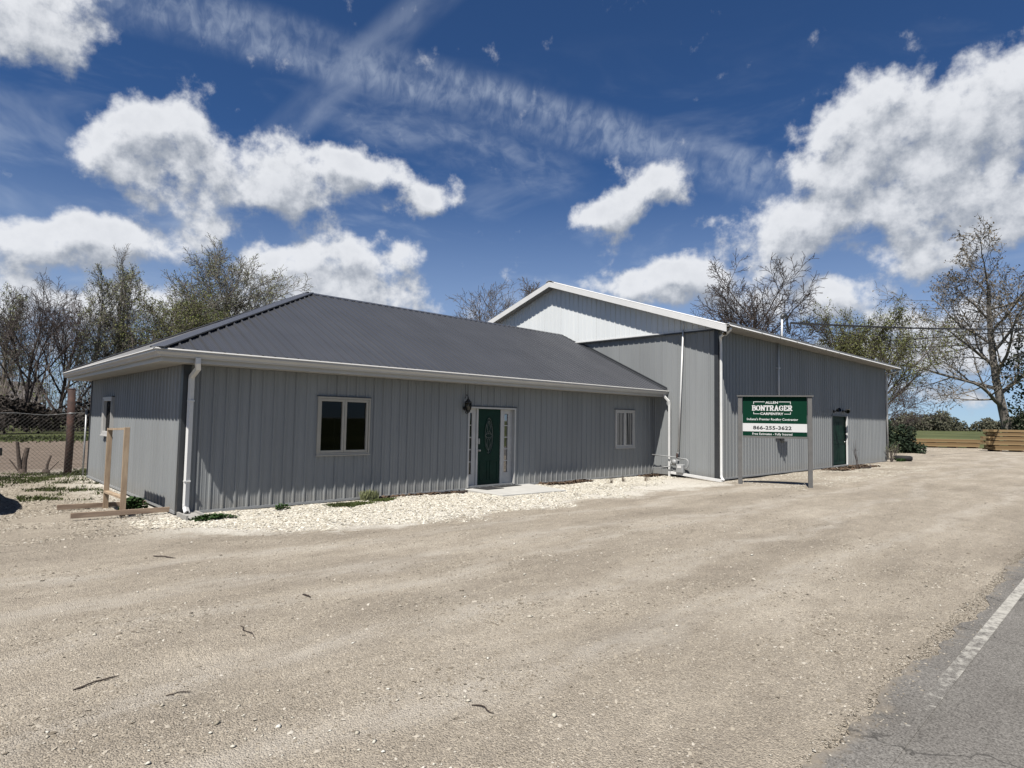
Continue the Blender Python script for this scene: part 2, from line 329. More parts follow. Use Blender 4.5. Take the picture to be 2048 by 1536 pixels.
def asphalt_material():
    m = bpy.data.materials.new('asphalt'); m.use_nodes = True; nt = m.node_tree; N = nt.nodes; L = nt.links
    b = N['Principled BSDF']; b.inputs['Roughness'].default_value = .9; b.inputs['Specular IOR Level'].default_value = .25
    tc = N.new('ShaderNodeTexCoord'); P = tc.outputs['Object']
    n = N.new('ShaderNodeTexNoise'); n.inputs['Scale'].default_value = 85; n.inputs['Detail'].default_value = 6; n.inputs['Roughness'].default_value = .7; L.new(P, n.inputs['Vector'])
    r = N.new('ShaderNodeValToRGB'); e = r.color_ramp.elements; e[0].position=.36; e[0].color=(.05,.047,.042,1); e[1].position=.66; e[1].color=(.20,.19,.174,1); L.new(n.outputs['Fac'], r.inputs[0])
    n2 = N.new('ShaderNodeTexNoise'); n2.inputs['Scale'].default_value = 1.2; n2.inputs['Detail'].default_value = 5; L.new(P, n2.inputs['Vector'])
    r2 = N.new('ShaderNodeValToRGB'); e = r2.color_ramp.elements; e[0].position=.3; e[0].color=(.8,.79,.78,1); e[1].position=.7; e[1].color=(1.1,1.1,1.1,1); L.new(n2.outputs['Fac'], r2.inputs[0])
    mx = N.new('ShaderNodeMix'); mx.data_type='RGBA'; mx.blend_type='MULTIPLY'; mx.inputs[0].default_value=1; L.new(r.outputs[0], mx.inputs[6]); L.new(r2.outputs[0], mx.inputs[7])
    # cracks
    nw = N.new('ShaderNodeTexNoise'); nw.inputs['Scale'].default_value = 2.5; nw.inputs['Detail'].default_value = 5; L.new(P, nw.inputs['Vector'])
    ad = N.new('ShaderNodeVectorMath'); ad.operation='MULTIPLY_ADD'; ad.inputs[1].default_value=(.9,.9,0); L.new(nw.outputs['Color'], ad.inputs[0]); L.new(P, ad.inputs[2])
    v = N.new('ShaderNodeTexVoronoi'); v.feature='DISTANCE_TO_EDGE'; v.inputs['Scale'].default_value=.45; L.new(ad.outputs[0], v.inputs['Vector'])
    cr = N.new('ShaderNodeMapRange'); cr.inputs['From Min'].default_value=.002; cr.inputs['From Max'].default_value=.009; cr.inputs['To Min'].default_value=.5; cr.inputs['To Max'].default_value=1; L.new(v.outputs['Distance'], cr.inputs['Value'])
    m2 = N.new('ShaderNodeMix'); m2.data_type='RGBA'; m2.blend_type='MULTIPLY'; m2.inputs[0].default_value=1; L.new(mx.outputs[2], m2.inputs[6]); L.new(cr.outputs[0], m2.inputs[7])
    sp = N.new('ShaderNodeSeparateXYZ'); L.new(P, sp.inputs[0])
    dn = N.new('ShaderNodeTexNoise'); dn.inputs['Scale'].default_value = 5; dn.inputs['Detail'].default_value = 8; dn.inputs['Roughness'].default_value = .7; L.new(P, dn.inputs['Vector'])
    da_ = N.new('ShaderNodeMath'); da_.operation = 'MULTIPLY_ADD'; da_.inputs[1].default_value = .75; L.new(dn.outputs['Fac'], da_.inputs[0]); L.new(sp.outputs[1], da_.inputs[2])
    dr = N.new('ShaderNodeMapRange'); dr.inputs['From Min'].default_value = -10.50; dr.inputs['From Max'].default_value = -10.32; dr.inputs['To Max'].default_value = .85; L.new(da_.outputs[0], dr.inputs['Value'])
    m3 = N.new('ShaderNodeMix'); m3.data_type = 'RGBA'; L.new(dr.outputs[0], m3.inputs[0]); L.new(m2.outputs[2], m3.inputs[6]); m3.inputs[7].default_value = (.185,.158,.122,1)
    L.new(m3.outputs[2], b.inputs['Base Color'])
    bp = N.new('ShaderNodeBump'); bp.inputs['Strength'].default_value=.6; bp.inputs['Distance'].default_value=.006; L.new(n.outputs['Fac'], bp.inputs['Height']); L.new(bp.outputs[0], b.inputs['Normal'])
    MATS['asphalt'] = m
    # worn edge line paint: paint chipped through to the asphalt
    m = m.copy(); m.name = 'worn_line'; nt = m.node_tree; N = nt.nodes; L = nt.links; b = N['Principled BSDF']
    src = b.inputs['Base Color'].links[0].from_socket
    n = N.new('ShaderNodeTexNoise'); n.inputs['Scale'].default_value = 16; n.inputs['Detail'].default_value = 8; n.inputs['Roughness'].default_value=.7
    tc = N.new('ShaderNodeTexCoord'); L.new(tc.outputs['Object'], n.inputs['Vector'])
    sp = N.new('ShaderNodeSeparateXYZ'); L.new(tc.outputs['Object'], sp.inputs[0])
    fade = N.new('ShaderNodeMapRange'); fade.inputs['From Min'].default_value=.4; fade.inputs['From Max'].default_value=4.5; fade.inputs['To Min'].default_value=-.20; fade.inputs['To Max'].default_value=.05; L.new(sp.outputs[0], fade.inputs['Value'])
    a = N.new('ShaderNodeMath'); L.new(n.outputs['Fac'], a.inputs[0]); L.new(fade.outputs[0], a.inputs[1])
    mr = N.new('ShaderNodeMapRange'); mr.inputs['From Min'].default_value=.38; mr.inputs['From Max'].default_value=.60; L.new(a.outputs[0], mr.inputs['Value'])
    mx = N.new('ShaderNodeMix'); mx.data_type='RGBA'; L.new(mr.outputs[0], mx.inputs[0]); L.new(src, mx.inputs[6]); mx.inputs[7].default_value=(.30,.29,.26,1); L.new(mx.outputs[2], b.inputs['Base Color'])
    MATS['worn_line'] = m
asphalt_material()
mat('field_grass', (.085,.105,.04), .95, .3, .05, .4, 3, spec=.1, stretch=(.35,2.2,1), c2=(.15,.165,.07))

# ------------------------------------------------------------------ mesh helpers
class MB:
    def __init__(s): s.v = []; s.f = []; s.m = []
    def add(s, vs, fs, mi=0):
        o = len(s.v); s.v += [tuple(v) for v in vs]
        for f in fs: s.f.append(tuple(i+o for i in f)); s.m.append(mi)
    def box(s, x0,x1,y0,y1,z0,z1, W=None, mi=0):
        c = [(x,y,z) for z in (z0,z1) for y in (y0,y1) for x in (x0,x1)]
        if W: c = [W(*p) for p in c]
        s.add(c, [(0,2,3,1),(4,5,7,6),(0,1,5,4),(2,6,7,3),(0,4,6,2),(1,3,7,5)], mi)
    def obox(s, c, ax, ay, az, mi=0):                      # oriented box, half-axis vectors
        c, ax, ay, az = map(Vector, (c, ax, ay, az))
        v = [c+ax*i+ay*j+az*k for k in (-1,1) for j in (-1,1) for i in (-1,1)]
        s.add(v, [(0,2,3,1),(4,5,7,6),(0,1,5,4),(2,6,7,3),(0,4,6,2),(1,3,7,5)], mi)
    def quad(s, a,b,c,d, mi=0): s.add([a,b,c,d], [(0,1,2,3)], mi)
    def tube(s, pts, r, n=8, caps=True, mi=0, flat=None):
        pts = [Vector(p) for p in pts]; rs = r if isinstance(r, (list,tuple)) else [r]*len(pts)
        t0 = (pts[1]-pts[0]).normalized(); up = Vector((0,0,1)) if abs(t0.z) < .9 else Vector((1,0,0))
        a = t0.cross(up).normalized(); rings = []
        for i, p in enumerate(pts):
            t = (pts[min(i+1,len(pts)-1)]-pts[max(i-1,0)]).normalized()
            a = (a-t*a.dot(t)).normalized(); b = t.cross(a)
            if flat: rings.append([p+a*x*flat[0]+b*y*flat[1] for x,y in ((-1,-1),(1,-1),(1,1),(-1,1))])
            else: rings.append([p+(a*math.cos(2*math.pi*k/n)+b*math.sin(2*math.pi*k/n))*rs[i] for k in range(n)])
        if flat: n = 4
        vs = [v for rg in rings for v in rg]; fs = []
        for i in range(len(pts)-1):
            for k in range(n): fs.append((i*n+k, i*n+(k+1)%n, (i+1)*n+(k+1)%n, (i+1)*n+k))
        if caps: fs.append(tuple(range(n-1,-1,-1))); fs.append(tuple((len(pts)-1)*n+k for k in range(n)))
        s.add(vs, fs, mi)
    def lathe(s, c, prof, n=16, axis='z', mi=0):
        c = Vector(c); vs = []; fs = []
        for r, h in prof:
            for k in range(n):
                a = 2*math.pi*k/n; q = (r*math.cos(a), r*math.sin(a), h)
                if axis == 'y': q = (q[0], q[2], q[1])
                if axis == 'x': q = (q[2], q[0], q[1])
                vs.append(c+Vector(q))
        for i in range(len(prof)-1):
            for k in range(n): fs.append((i*n+k, i*n+(k+1)%n, (i+1)*n+(k+1)%n, (i+1)*n+k))
        fs.append(tuple(range(n-1,-1,-1))); fs.append(tuple((len(prof)-1)*n+k for k in range(n)))
        s.add(vs, fs, mi)
    def mesh(s, name, mats, smooth=False):
        me = bpy.data.meshes.new(name); me.from_pydata(s.v, [], s.f); me.update()
        for m in (mats if isinstance(mats, (list,tuple)) else [mats]): me.materials.append(M(m))
        if any(s.m): me.polygons.foreach_set('material_index', s.m)
        if smooth: me.polygons.foreach_set('use_smooth', [True]*len(me.polygons))
        return me
    def build(s, name, mats, parent=None, smooth=False, bevel=0):
        o = bpy.data.objects.new(name, s.mesh(name, mats, smooth)); col.objects.link(o)
        if parent is not None: adopt(o, parent)
        if bevel:
            b = o.modifiers.new('bevel', 'BEVEL'); b.width = bevel; b.segments = 2; b.limit_method = 'ANGLE'
        return o
ORG = {}
def adopt(o, parent):
    o.parent = parent; o.location = -ORG.get(parent.name, Vector((0,0,0)))
def thing(name, label, cat, loc=(0,0,0), group=None):
    o = bpy.data.objects.new(name, None); col.objects.link(o); o.location = loc; o.empty_display_size = .2; ORG[o.name] = Vector(loc)
    return tag(o, label, cat, group)
def tag(o, label=None, cat=None, group=None, kind=None):
    for k, v in (('label',label),('category',cat),('group',group),('kind',kind)):
        if v: o[k] = v
    return o
def np_mesh(name, V, F, mats, mi=None, parent=None, smooth=False):
    me = bpy.data.meshes.new(name); nv, nf, k = len(V), len(F), F.shape[1]
    me.vertices.add(nv); me.vertices.foreach_set('co', V.astype(np.float32).ravel())
    me.loops.add(nf*k); me.loops.foreach_set('vertex_index', F.astype(np.int32).ravel())
    me.polygons.add(nf); me.polygons.foreach_set('loop_start', np.arange(0, nf*k, k, dtype=np.int32))
    if mi is not None: me.polygons.foreach_set('material_index', mi.astype(np.int32))
    for m in mats: me.materials.append(M(m))
    me.update(calc_edges=True)
    if smooth: me.polygons.foreach_set('use_smooth', np.ones(nf, dtype=bool))
    o = bpy.data.objects.new(name, me); col.objects.link(o)
    if parent is not None: adopt(o, parent)
    return o

# ------------------------------------------------------------------ ground, road, fields
def hg(x, y):
    x = np.asarray(x, float); y = np.asarray(y, float)
    near = np.clip((y+10.2)/1.5, 0, 1)*np.clip((60-x)/10, 0, 1)*np.clip((40-y)/8, 0, 1)
    n = .010*np.sin(1.3*x+.7*y)*np.sin(.9*y-.4*x+1)+.007*np.sin(2.9*x-1.1*y)+.006*np.sin(3.3*y+1.7*x)
    dip = -.05*np.exp(-((x+.5)**2/1.2+(y-2.6)**2/5)) - .05*np.exp(-((x-18)**2/28+(y+2.4)**2/.5))
    return -.05+near*n+dip
xs = np.unique(np.concatenate([[-1500,-500,-150,-60,-30,-15], np.arange(-9,46.01,.25), [50,56,64,80,120,250,600,1500]]))
ys = np.unique(np.concatenate([[-1500,-500,-150,-60,-30,-20,-16], np.arange(-14,20.01,.25), [22,26,32,40,60,120,250,600,1500]]))
X, Y = np.meshgrid(xs, ys); V = np.c_[X.ravel(), Y.ravel(), hg(X, Y).ravel()]
nx = len(xs); I, J = np.meshgrid(np.arange(nx-1), np.arange(len(ys)-1)); a = (J*nx+I).ravel()
ground = tag(np_mesh('ground', V, np.c_[a, a+1, a+nx+1, a+nx], ['gravel_ground'], smooth=True), 'dusty tan gravel lot around the buildings', kind='structure')
# road sheet with a crumbling edge
ex = np.concatenate([[-900,-200,-60,-20,-8], np.arange(-4,24,.06), [26,30,40,60,120,300,900]])
rr = random.Random(5); ey = []
for i, x in enumerate(ex):
    ey.append(-10.83 + .05*math.sin(1.1*x)+.03*math.sin(3.7*x+1)+.022*math.sin(9.1*x)+rr.uniform(-.018,.018) if -4<=x<24 else -10.83)
V = [(x,y,-.042) for x,y in zip(ex,ey)]+[(x,-17.7,-.042) for x in ex]; n = len(ex)
road = tag(np_mesh('road', np.array(V), np.array([(n+i, n+i+1, i+1, i) for i in range(n-1)]), ['asphalt']), 'grey cracked asphalt county road', kind='structure')
mb = MB(); mb.quad((-3,-11.085,-.038),(140,-11.085,-.038),(140,-10.99,-.038),(-3,-10.99,-.038)); mb.build('edge_line', 'worn_line', road)
def ragged_field():
    rr = random.Random(9); mb = MB(); z = -.036
    left = [(66+rr.uniform(-1.2,1.2), y) for y in np.arange(-10,34,1.5)]
    top = [(x, 36+rr.uniform(-1,1)) for x in np.arange(66,-60,-3.)]
    pts = left+[(66,36)]+top
    poly = [(1500,-10)]+[(1500,1500),(-900,1500),(-900,36)]+top[::-1]+left[::-1]
    mb.add([(x,y,z) for x,y in poly], [tuple(range(len(poly)))])
    mb.quad((-900,-900,z),(1500,-900,z),(1500,-18.2,z),(-900,-18.2,z))
    return mb.build('field', 'field_grass')
tag(ragged_field(), 'green farm field stretching to the far trees', kind='structure')

# ------------------------------------------------------------------ ribbed sheet metal
PITCH_ = .2286
def rib_d(u, phase, hM=.022):
    t = (u-phase+PITCH_/2) % PITCH_ - PITCH_/2
    a = abs(t)
    if a <= .013: return hM
    if a <= .030: return hM*(.030-a)/.017
    b = abs(a-PITCH_/3)
    if b <= .006: return .0045
    if b <= .014: return .0045*(.014-b)/.008
    return 0.
def sheet(W, u0, u1, lo, hi, phase, openings=(), hM=.022):
    us = {u0, u1}
    k0 = int(math.floor((u0-phase)/PITCH_))-1; k1 = int(math.ceil((u1-phase)/PITCH_))+1
    for k in range(k0, k1+1):
        c = phase+k*PITCH_
        for o in (-.030,-.013,.013,.030): us.add(c+o)
        for m_ in (PITCH_/3, -PITCH_/3):
            for o in (-.014,-.006,.006,.014): us.add(c+m_+o)
    for o in openings: us.add(o[0]); us.add(o[1])
    us = sorted(u for u in us if u0-1e-9 <= u <= u1+1e-9); us = [u for i,u in enumerate(us) if i==0 or u-us[i-1]>1e-5]
    mb = MB()
    for a, b in zip(us, us[1:]):
        m = (a+b)/2; la, lb, ha, hb = lo(a), lo(b), hi(a), hi(b)
        if ha <= la+1e-6 and hb <= lb+1e-6: continue
        cuts = sorted([(o[2], o[3]) for o in openings if o[0]-1e-6 <= m <= o[1]+1e-6])
        segs = []; ca, cb = la, lb
        for z0, z1 in cuts: segs.append((ca, cb, z0, z0)); ca = cb = z1
        segs.append((ca, cb, ha, hb)); da, db = rib_d(a, phase, hM), rib_d(b, phase, hM)
        for sa, sb, ta, tb in segs:
            if ta-sa < 1e-6 and tb-sb < 1e-6: continue
            mb.quad(W(a,da,sa), W(b,db,sb), W(b,db,max(tb,sb)), W(a,da,max(ta,sa)))
    return mb
const = lambda c: (lambda u: c)
def panels(parent, name, W, u0, u1, lo, hi, phase, material, openings=(), hM=.022, gap=.004):
    """one sheet of cladding every four ribs, each an object"""
    j = phase-.034; w = PITCH_*4
    k = math.floor((u0-j)/w); edges = [u0]
    while True:
        k += 1; e = j+k*w
        if e >= u1-.03: break
        if e > u0+.03: edges.append(e)
    edges.append(u1); out = []
    for i, (a, b) in enumerate(zip(edges, edges[1:])):
        bb = b-(gap if b < u1 else 0); ops = [o for o in openings if o[1] > a and o[0] < b]; h_ = hM*(1+.06*((i%3)-1))
        full = [o for o in ops if o[0] <= a+1e-6 and o[1] >= bb-1e-6]
        runs = [(lo, const(full[0][2]), []), (const(full[0][3]), hi, [])] if full else [(lo, hi, ops)]
        for l_, t_, o_ in runs:
            mb = sheet(W, a, bb, l_, t_, phase, o_, h_)
            if mb.f: out.append(mb.build(name, material, parent))
    return out
const = lambda c: (lambda u: c)

# ------------------------------------------------------------------ the office
LX, D, H1 = 15.17, 8.646, 2.67
OFF = thing('office_building', 'low grey metal-sided office with dark hipped roof and green front door', 'building', (7.5, 4.3, 0))
WF = lambda u,d,z: (u, -d, z)
WL = lambda u,d,z: (-d, u, z)
WIN1 = (2.60, 3.80, .985, 2.17); WIN2 = (12.95, 13.98, .95, 2.15); DOOR = (6.69, 8.40, .02, 2.10); WINL = (5.68, 6.68, 1.23, 2.14)
x0r = .294
mb = MB()
mb.box(.02,LX,.03,D-.02,-.30,-.004); fnd = mb.build('foundation', 'foundation', OFF)
fw = MB()      # dark wall core behind the front cladding, pierced for windows and door
def core(mb, W, u0, u1, z0, z1, ops, d0=-.16, d1=-.022):
    us = sorted({u0, u1, *[o[0] for o in ops], *[o[1] for o in ops]})
    for a, b in zip(us, us[1:]):
        m = (a+b)/2; c = z0
        for o in sorted([o for o in ops if o[0] < m < o[1]], key=lambda o:o[2]):
            if o[2] > c: mb.box(a,b,d0,d1,c,o[2], W=lambda u,d,z: W(u,d,z))
            c = o[3]
        if c < z1: mb.box(a,b,d0,d1,c,z1, W=lambda u,d,z: W(u,d,z))
core(fw, WF, .03, LX-.01, .0, H1-.01, [WIN1, WIN2, DOOR]); front = fw.build('front_wall', 'dark_trim', OFF)
lw = MB(); core(lw, WL, .17, D-.03, .0, H1-.01, [WINL]); leftw = lw.build('end_wall', 'dark_trim', OFF)
bw = MB(); bw.box(.0,LX,D-.15,D,0,H1); backw = bw.build('back_wall', 'grey_steel', OFF)
panels(front, 'wall_panel', WF, .10, LX, const(.0), const(H1), x0r, 'grey_steel', [WIN1, WIN2, DOOR])
panels(leftw, 'wall_panel', WL, .10, D-.06, const(.0), const(H1), .20, 'grey_steel', [WINL])
mb = MB()      # corner posts
mb.box(-.024,.105,-.026,-.004,-.005,H1); mb.box(-.0265,-.004,-.0255,.105,-.005,H1); mb.build('corner_trim', 'dark_trim', OFF)
mb = MB(); mb.box(-.0265,-.003,D-.07,D+.003,-.005,H1); mb.build('corner_trim', 'dark_trim', OFF)
def base_trim(u0,u1,W):
    mb = MB(); mb.box(u0,u1,-.004,.030,-.035,.012, W=W); return mb
base_trim(.1,DOOR[0]-.02,WF).build('base_trim','grey_trim',OFF); base_trim(DOOR[1]+.02,LX-.03,WF).build('base_trim','grey_trim',OFF); base_trim(.1,D-.05,WL).build('base_trim','grey_trim',OFF)
mb = MB()
a_,b_,c_,d_,e_,f_ = .2,LX-.1,.17,D-.2,.002,H1-.03
mb.add([(x,y,z) for z in (e_,f_) for y in (c_,d_) for x in (a_,b_)],[(0,1,3,2),(4,6,7,5),(2,3,7,6),(1,5,7,3)])
mb.quad((.2,3.4,0),(LX-.1,3.4,0),(LX-.1,3.4,H1-.03),(.2,3.4,H1-.03))
room = mb.build('interior', 'room', OFF)
# soffit, fascia, gutter (profile swept round front, end and back with mitred corners)
def eave_run(prof, closed=True):
    """prof: (offset from wall, z) -> swept over the end, front and back eaves"""
    mb = MB(); n = len(prof)
    st = [lambda o,z:(LX-.002,-o,z), lambda o,z:(-o,-o,z), lambda o,z:(-o,D+o,z), lambda o,z:(LX-.002,D+o,z)]
    vs = [s(o,z) for s in st for o,z in prof]; fs = []
    for i in range(3):
        for k in range(n if closed else n-1): fs.append((i*n+k, i*n+(k+1)%n, (i+1)*n+(k+1)%n, (i+1)*n+k))
    if closed: fs += [tuple(range(n)), tuple(3*n+k for k in range(n-1,-1,-1))]
    mb.add(vs, fs); return mb
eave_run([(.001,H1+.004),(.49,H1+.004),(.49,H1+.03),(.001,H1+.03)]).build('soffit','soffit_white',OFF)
eave_run([(.49,H1-.002),(.512,H1-.002),(.512,2.865),(.49,2.865)]).build('fascia','shaded_white_metal',OFF)
eave_run([(.514,2.745),(.585,2.745),(.592,2.775),(.628,2.822),(.628,2.856),(.646,2.858),(.648,2.862),(.628,2.886),(.618,2.886),(.618,2.83),(.578,2.765),(.520,2.757),(.520,2.872),(.514,2.872)]).build('gutter','shaded_white_metal',OFF)
# roof planes
EO, EZ, RY = .585, 2.885, D/2
SL = (5.27-EZ)/(RY+EO); CN = 1/math.hypot(1,SL); SN = SL*CN
zr = lambda s: EZ+SL*(s+EO)
WRF = lambda u,d,s: (u, s-d*SN, zr(s)+d*CN)
WRB = lambda u,d,s: (u, D-s+d*SN, zr(s)+d*CN)
WRL = lambda u,d,s: (s-d*SN, u, zr(s)+d*CN)
mb = MB(); c = [(-EO,-EO,EZ-.012),(LX,-EO,EZ-.012),(LX,RY,zr(RY)-.012),(RY,RY,zr(RY)-.012),(-EO,D+EO,EZ-.012),(LX,D+EO,EZ-.012)]
mb.add(c, [(0,1,2,3),(0,3,4),(3,2,5,4)]); roof = mb.build('roof', 'dark_trim', OFF)
hipf = lambda u: min(u, RY)
panels(roof, 'roof_panel', WRF, -EO, LX, const(-EO-.03), hipf, x0r-.05, 'roof_steel', gap=.003, hM=.034)
panels(roof, 'roof_panel', WRB, -EO, LX, const(-EO-.03), hipf, x0r-.05, 'roof_steel', gap=.002)
panels(roof, 'roof_panel', WRL, -EO, D+EO, const(-EO-.03), lambda u: min(u, D-u), .2, 'roof_steel', gap=.002)
def cap(p, q, n1, n2, w=.13, lift=.026):
    """folded ridge cap from p to q; n1/n2 run down the two slopes"""
    p, q, n1, n2 = map(Vector, (p,q,n1,n2)); mb = MB(); up = Vector((0,0,lift)); t = Vector((0,0,.006))
    for a in (n1, n2):
        a = a.normalized()*w
        v = [p+up, q+up, q+up+a, p+up+a]; v2 = [x+t for x in v]
        lip = [x-Vector((0,0,lift*.7)) for x in (v[2], v[3])]
        mb.add(v+v2+lip, [(0,3,2,1),(4,5,6,7),(0,1,5,4),(1,2,6,5),(2,3,7,6),(3,0,4,7),(3,2,8,9)])
    return mb
A = (RY,RY,zr(RY)); sd_ = Vector((0,-CN,-SN)); sb_ = Vector((0,CN,-SN)); sl_ = Vector((-CN,0,-SN))
cap(A,(LX,RY,zr(RY)),sd_,sb_).build('ridge_cap','ridge_cap',roof)
def perp(down, along): along = Vector(along).normalized(); return down-along*down.dot(along)
al = (1,1,SL); e0 = (-EO-.03,-EO-.03,EZ-.03*SL)
# flange directions lie in each slope, square to the hip
cap(e0, A, perp(Vector((1,-1,0)).normalized(), al)+Vector((0,0,0)), perp(Vector((-1,1,0)).normalized(), al), .12).build('hip_cap','ridge_cap',roof)
al = (1,-1,SL); cap((-EO-.03,D+EO+.03,EZ-.03*SL), A, perp(Vector((1,1,0)).normalized(), al), perp(Vector((-1,-1,0)).normalized(), al), .12).build('hip_cap','ridge_cap',roof)
mb = MB()      # rake flashing where the roof meets the tall gable wall
mb.add([(LX-.10,-EO,EZ+.03),(LX-.10,RY,zr(RY)+.03),(LX-.030,RY,zr(RY)+.035),(LX-.030,-EO,EZ+.035),(LX-.030,RY,zr(RY)+.11),(LX-.030,-EO,EZ+.11),(LX-.10,-EO,EZ-.0),(LX-.10,RY,zr(RY))], [(0,3,2,1),(3,5,4,2),(0,1,7,6)])
mb.build('rake_flashing','dark_trim',roof)
# screw heads along the roof purlins are below a pixel; the panel ends show instead
# windows
def window(parent, W, o, n, fm, proud=.045, name='window', label=None):
    u0,u1,z0,z1 = o; mb = MB(); f = .055
    mb.box(u0-.03,u1+.03,-.02,.022,z0-.03,z1+.03, W=W) if False else None
    # casing
    for a,b,c,d in ((u0-.025,u0+.012,z0-.025,z1+.025),(u1-.012,u1+.025,z0-.025,z1+.025),(u0+.012,u1-.012,z1-.012,z1+.025),(u0+.012,u1-.012,z0-.025,z0+.012)):
        mb.box(a,b,-.10,proud,c,d, W=W)
    w = mb.build(name, fm, parent)
    sw = (u1-u0-.024)/n
    for i in range(n):
        a = u0+.012+i*sw; b = a+sw; m2 = MB(); e = .003
        for q in ((a+e,a+f,z0+.014,z1-.014),(b-f,b-e,z0+.014,z1-.014),(a+f,b-f,z1-.014-f,z1-.014),(a+f,b-f,z0+.014,z0+.014+f)):
            m2.box(q[0],q[1],-.03,proud-.014,q[2],q[3], W=W)
        m2.build('sash', fm, w, bevel=.004)
        m3 = MB(); m3.box(a+f-.005,b-f+.005,-.012,-.006,z0+f,z1-f, W=W); m3.build('pane', 'glass', w)
    sl = MB(); sl.box(u0-.035,u1+.035,-.01,proud+.02,z0-.05,z0-.026, W=W); sl.build('sill', fm, w)
    hd = MB(); hd.box(u0-.045,u1+.045,.0,proud-.006,z1+.026,z1+.046, W=W); hd.build('drip_cap', 'dark_trim', w)
    if label: w['label'] = label
    return w
w1 = window(OFF, WF, WIN1, 2, 'window_beige', label='wide two-sash window with beige frame')
mb = MB(); mb.box(2.62,3.78,.12,.14,2.06,2.16); mb.build('blind', 'curtain', w1)
mb = MB(); mb.box(3.30,3.33,.62,.65,1.0,1.75); mb.box(2.75,3.2,.7,1.2,.55,1.05); mb.build('indoor_clutter','curtain',w1)
w2 = window(OFF, WF, WIN2, 2, 'window_white', label='narrow two-sash window with white frame and curtains')
def curtain(u0, u1, z0, z1, y, top):      # pleated cloth
    mb = MB(); n = 24
    for i in range(n):
        a = u0+(u1-u0)*i/n; b = u0+(u1-u0)*(i+1)/n
        mb.quad((a,y+.02*math.sin(i*1.6),z0),(b,y+.02*math.sin((i+1)*1.6),z0),(top+(b-top)*.75,y+.02*math.sin((i+1)*1.6),z1),(top+(a-top)*.75,y+.02*math.sin(i*1.6),z1))
    return mb
curtain(12.95,13.28,.96,2.14,.16,12.95).build('curtain','curtain',w2); curtain(13.72,13.98,.96,2.14,.16,13.98).build('curtain','curtain',w2)
wl_ = window(OFF, WL, WINL, 1, 'window_white', proud=.075, label='white framed window in the end wall')
# entrance
ent = MB(); u0,u1,z0,z1 = DOOR; DD = -.10
for q in ((u0,u0+.05,z0,z1),(u1-.05,u1,z0,z1),(u0+.05,u1-.05,z1-.045,z1)): ent.box(q[0],q[1],-.16,.024,q[2],q[3], W=WF)
for q in ((7.035,7.10),(7.90,7.985)): ent.box(q[0],q[1],-.155,-.055,z0,z1-.047, W=WF)
ent = ent.build('entrance_frame', 'window_white', OFF, bevel=.004)
mb = MB(); mb.box(u0-.03,u1+.03,.0,.03,z1+.002,z1+.024, W=WF); mb.build('drip_cap','dark_trim',ent)
mb = MB(); mb.box(u0+.051,u1-.051,-.16,.0,z0-.02,z0+.035, W=WF); mb.build('threshold','galvanised',ent)
for (a,b,ga,gb) in ((u0+.052,7.033,6.80,6.90),(7.987,u1-.052,8.055,8.19)):
    sm = MB(); zt, zb = z1-.047, z0+.037; gz0, gz1 = .35, 1.935
    sm.box(a,ga,DD-.03,DD+.02,zb,zt,W=WF); sm.box(gb,b,DD-.03,DD+.02,zb,zt,W=WF); sm.box(ga,gb,DD-.03,DD+.02,zb,gz0,W=WF); sm.box(ga,gb,DD-.03,DD+.02,gz1,zt,W=WF)
    s_ = sm.build('sidelight','window_white',ent)
    h = (gz1-gz0)/5
    for i in range(5):
        p_ = MB(); p_.box(ga,gb,DD-.012,DD-.006,gz0+i*h+.012,gz0+(i+1)*h-.012,W=WF); p_.build('pane','glass',s_)
        if i:
            p_ = MB(); p_.box(ga,gb,DD-.02,DD+.016,gz0+i*h-.012,gz0+i*h+.012,W=WF); p_.build('glazing_bar','window_white',s_)
dm = MB(); da,db,dz0,dz1 = 7.103, 7.897, z0+.038, z1-.05; cx, cz, rx_, rz_ = 7.50, 1.345, .155, .48
# door leaf with an oval hole
n = 40; ov = [(cx+rx_*math.cos(2*math.pi*k/n), cz+rz_*math.sin(2*math.pi*k/n)) for k in range(n)]
def edge_pt(t):
    c, s = math.cos(t), math.sin(t); hx = (db-da)/2; mx = (da+db)/2
    sc = min(hx/abs(c) if abs(c)>1e-6 else 9, ((dz1-cz) if s>0 else (cz-dz0))/abs(s) if abs(s)>1e-6 else 9)
    return (mx+c*sc, cz+s*sc)
angs = sorted([2*math.pi*k/n for k in range(n)]+[math.atan2((dz1 if j else dz0)-cz, (i-.5)*(db-da)) % (2*math.pi) for i in (0,1) for j in (0,1)])
ip = [(cx+rx_*math.cos(t), cz+rz_*math.sin(t)) for t in angs]; op = [edge_pt(t) for t in angs]; m_ = len(angs)
vs_ = [WF(u,DD+.02,z) for u,z in op]+[WF(u,DD+.02,z) for u,z in ip]+[WF(u,DD-.02,z) for u,z in ip]+[WF(u,DD-.02,z) for u,z in op]
dm.add(vs_, [(k,(k+1)%m_,m_+(k+1)%m_,m_+k) for k in range(m_)]+[(m_+k,m_+(k+1)%m_,2*m_+(k+1)%m_,2*m_+k) for k in range(m_)]+[(2*m_+k,2*m_+(k+1)%m_,3*m_+(k+1)%m_,3*m_+k) for k in range(m_)])
for (a,b,c_,d_) in ((7.19,7.46,.18,.68),(7.54,7.81,.18,.68)):     # raised lower panels
    for q in ((a,a+.02,c_,d_),(b-.02,b,c_,d_),(a,b,c_,c_+.02),(a,b,d_-.02,d_)): dm.box(q[0],q[1],DD+.02,DD+.03,q[2],q[3],W=WF)
door = dm.build('door','door_green',ent)
om = MB()
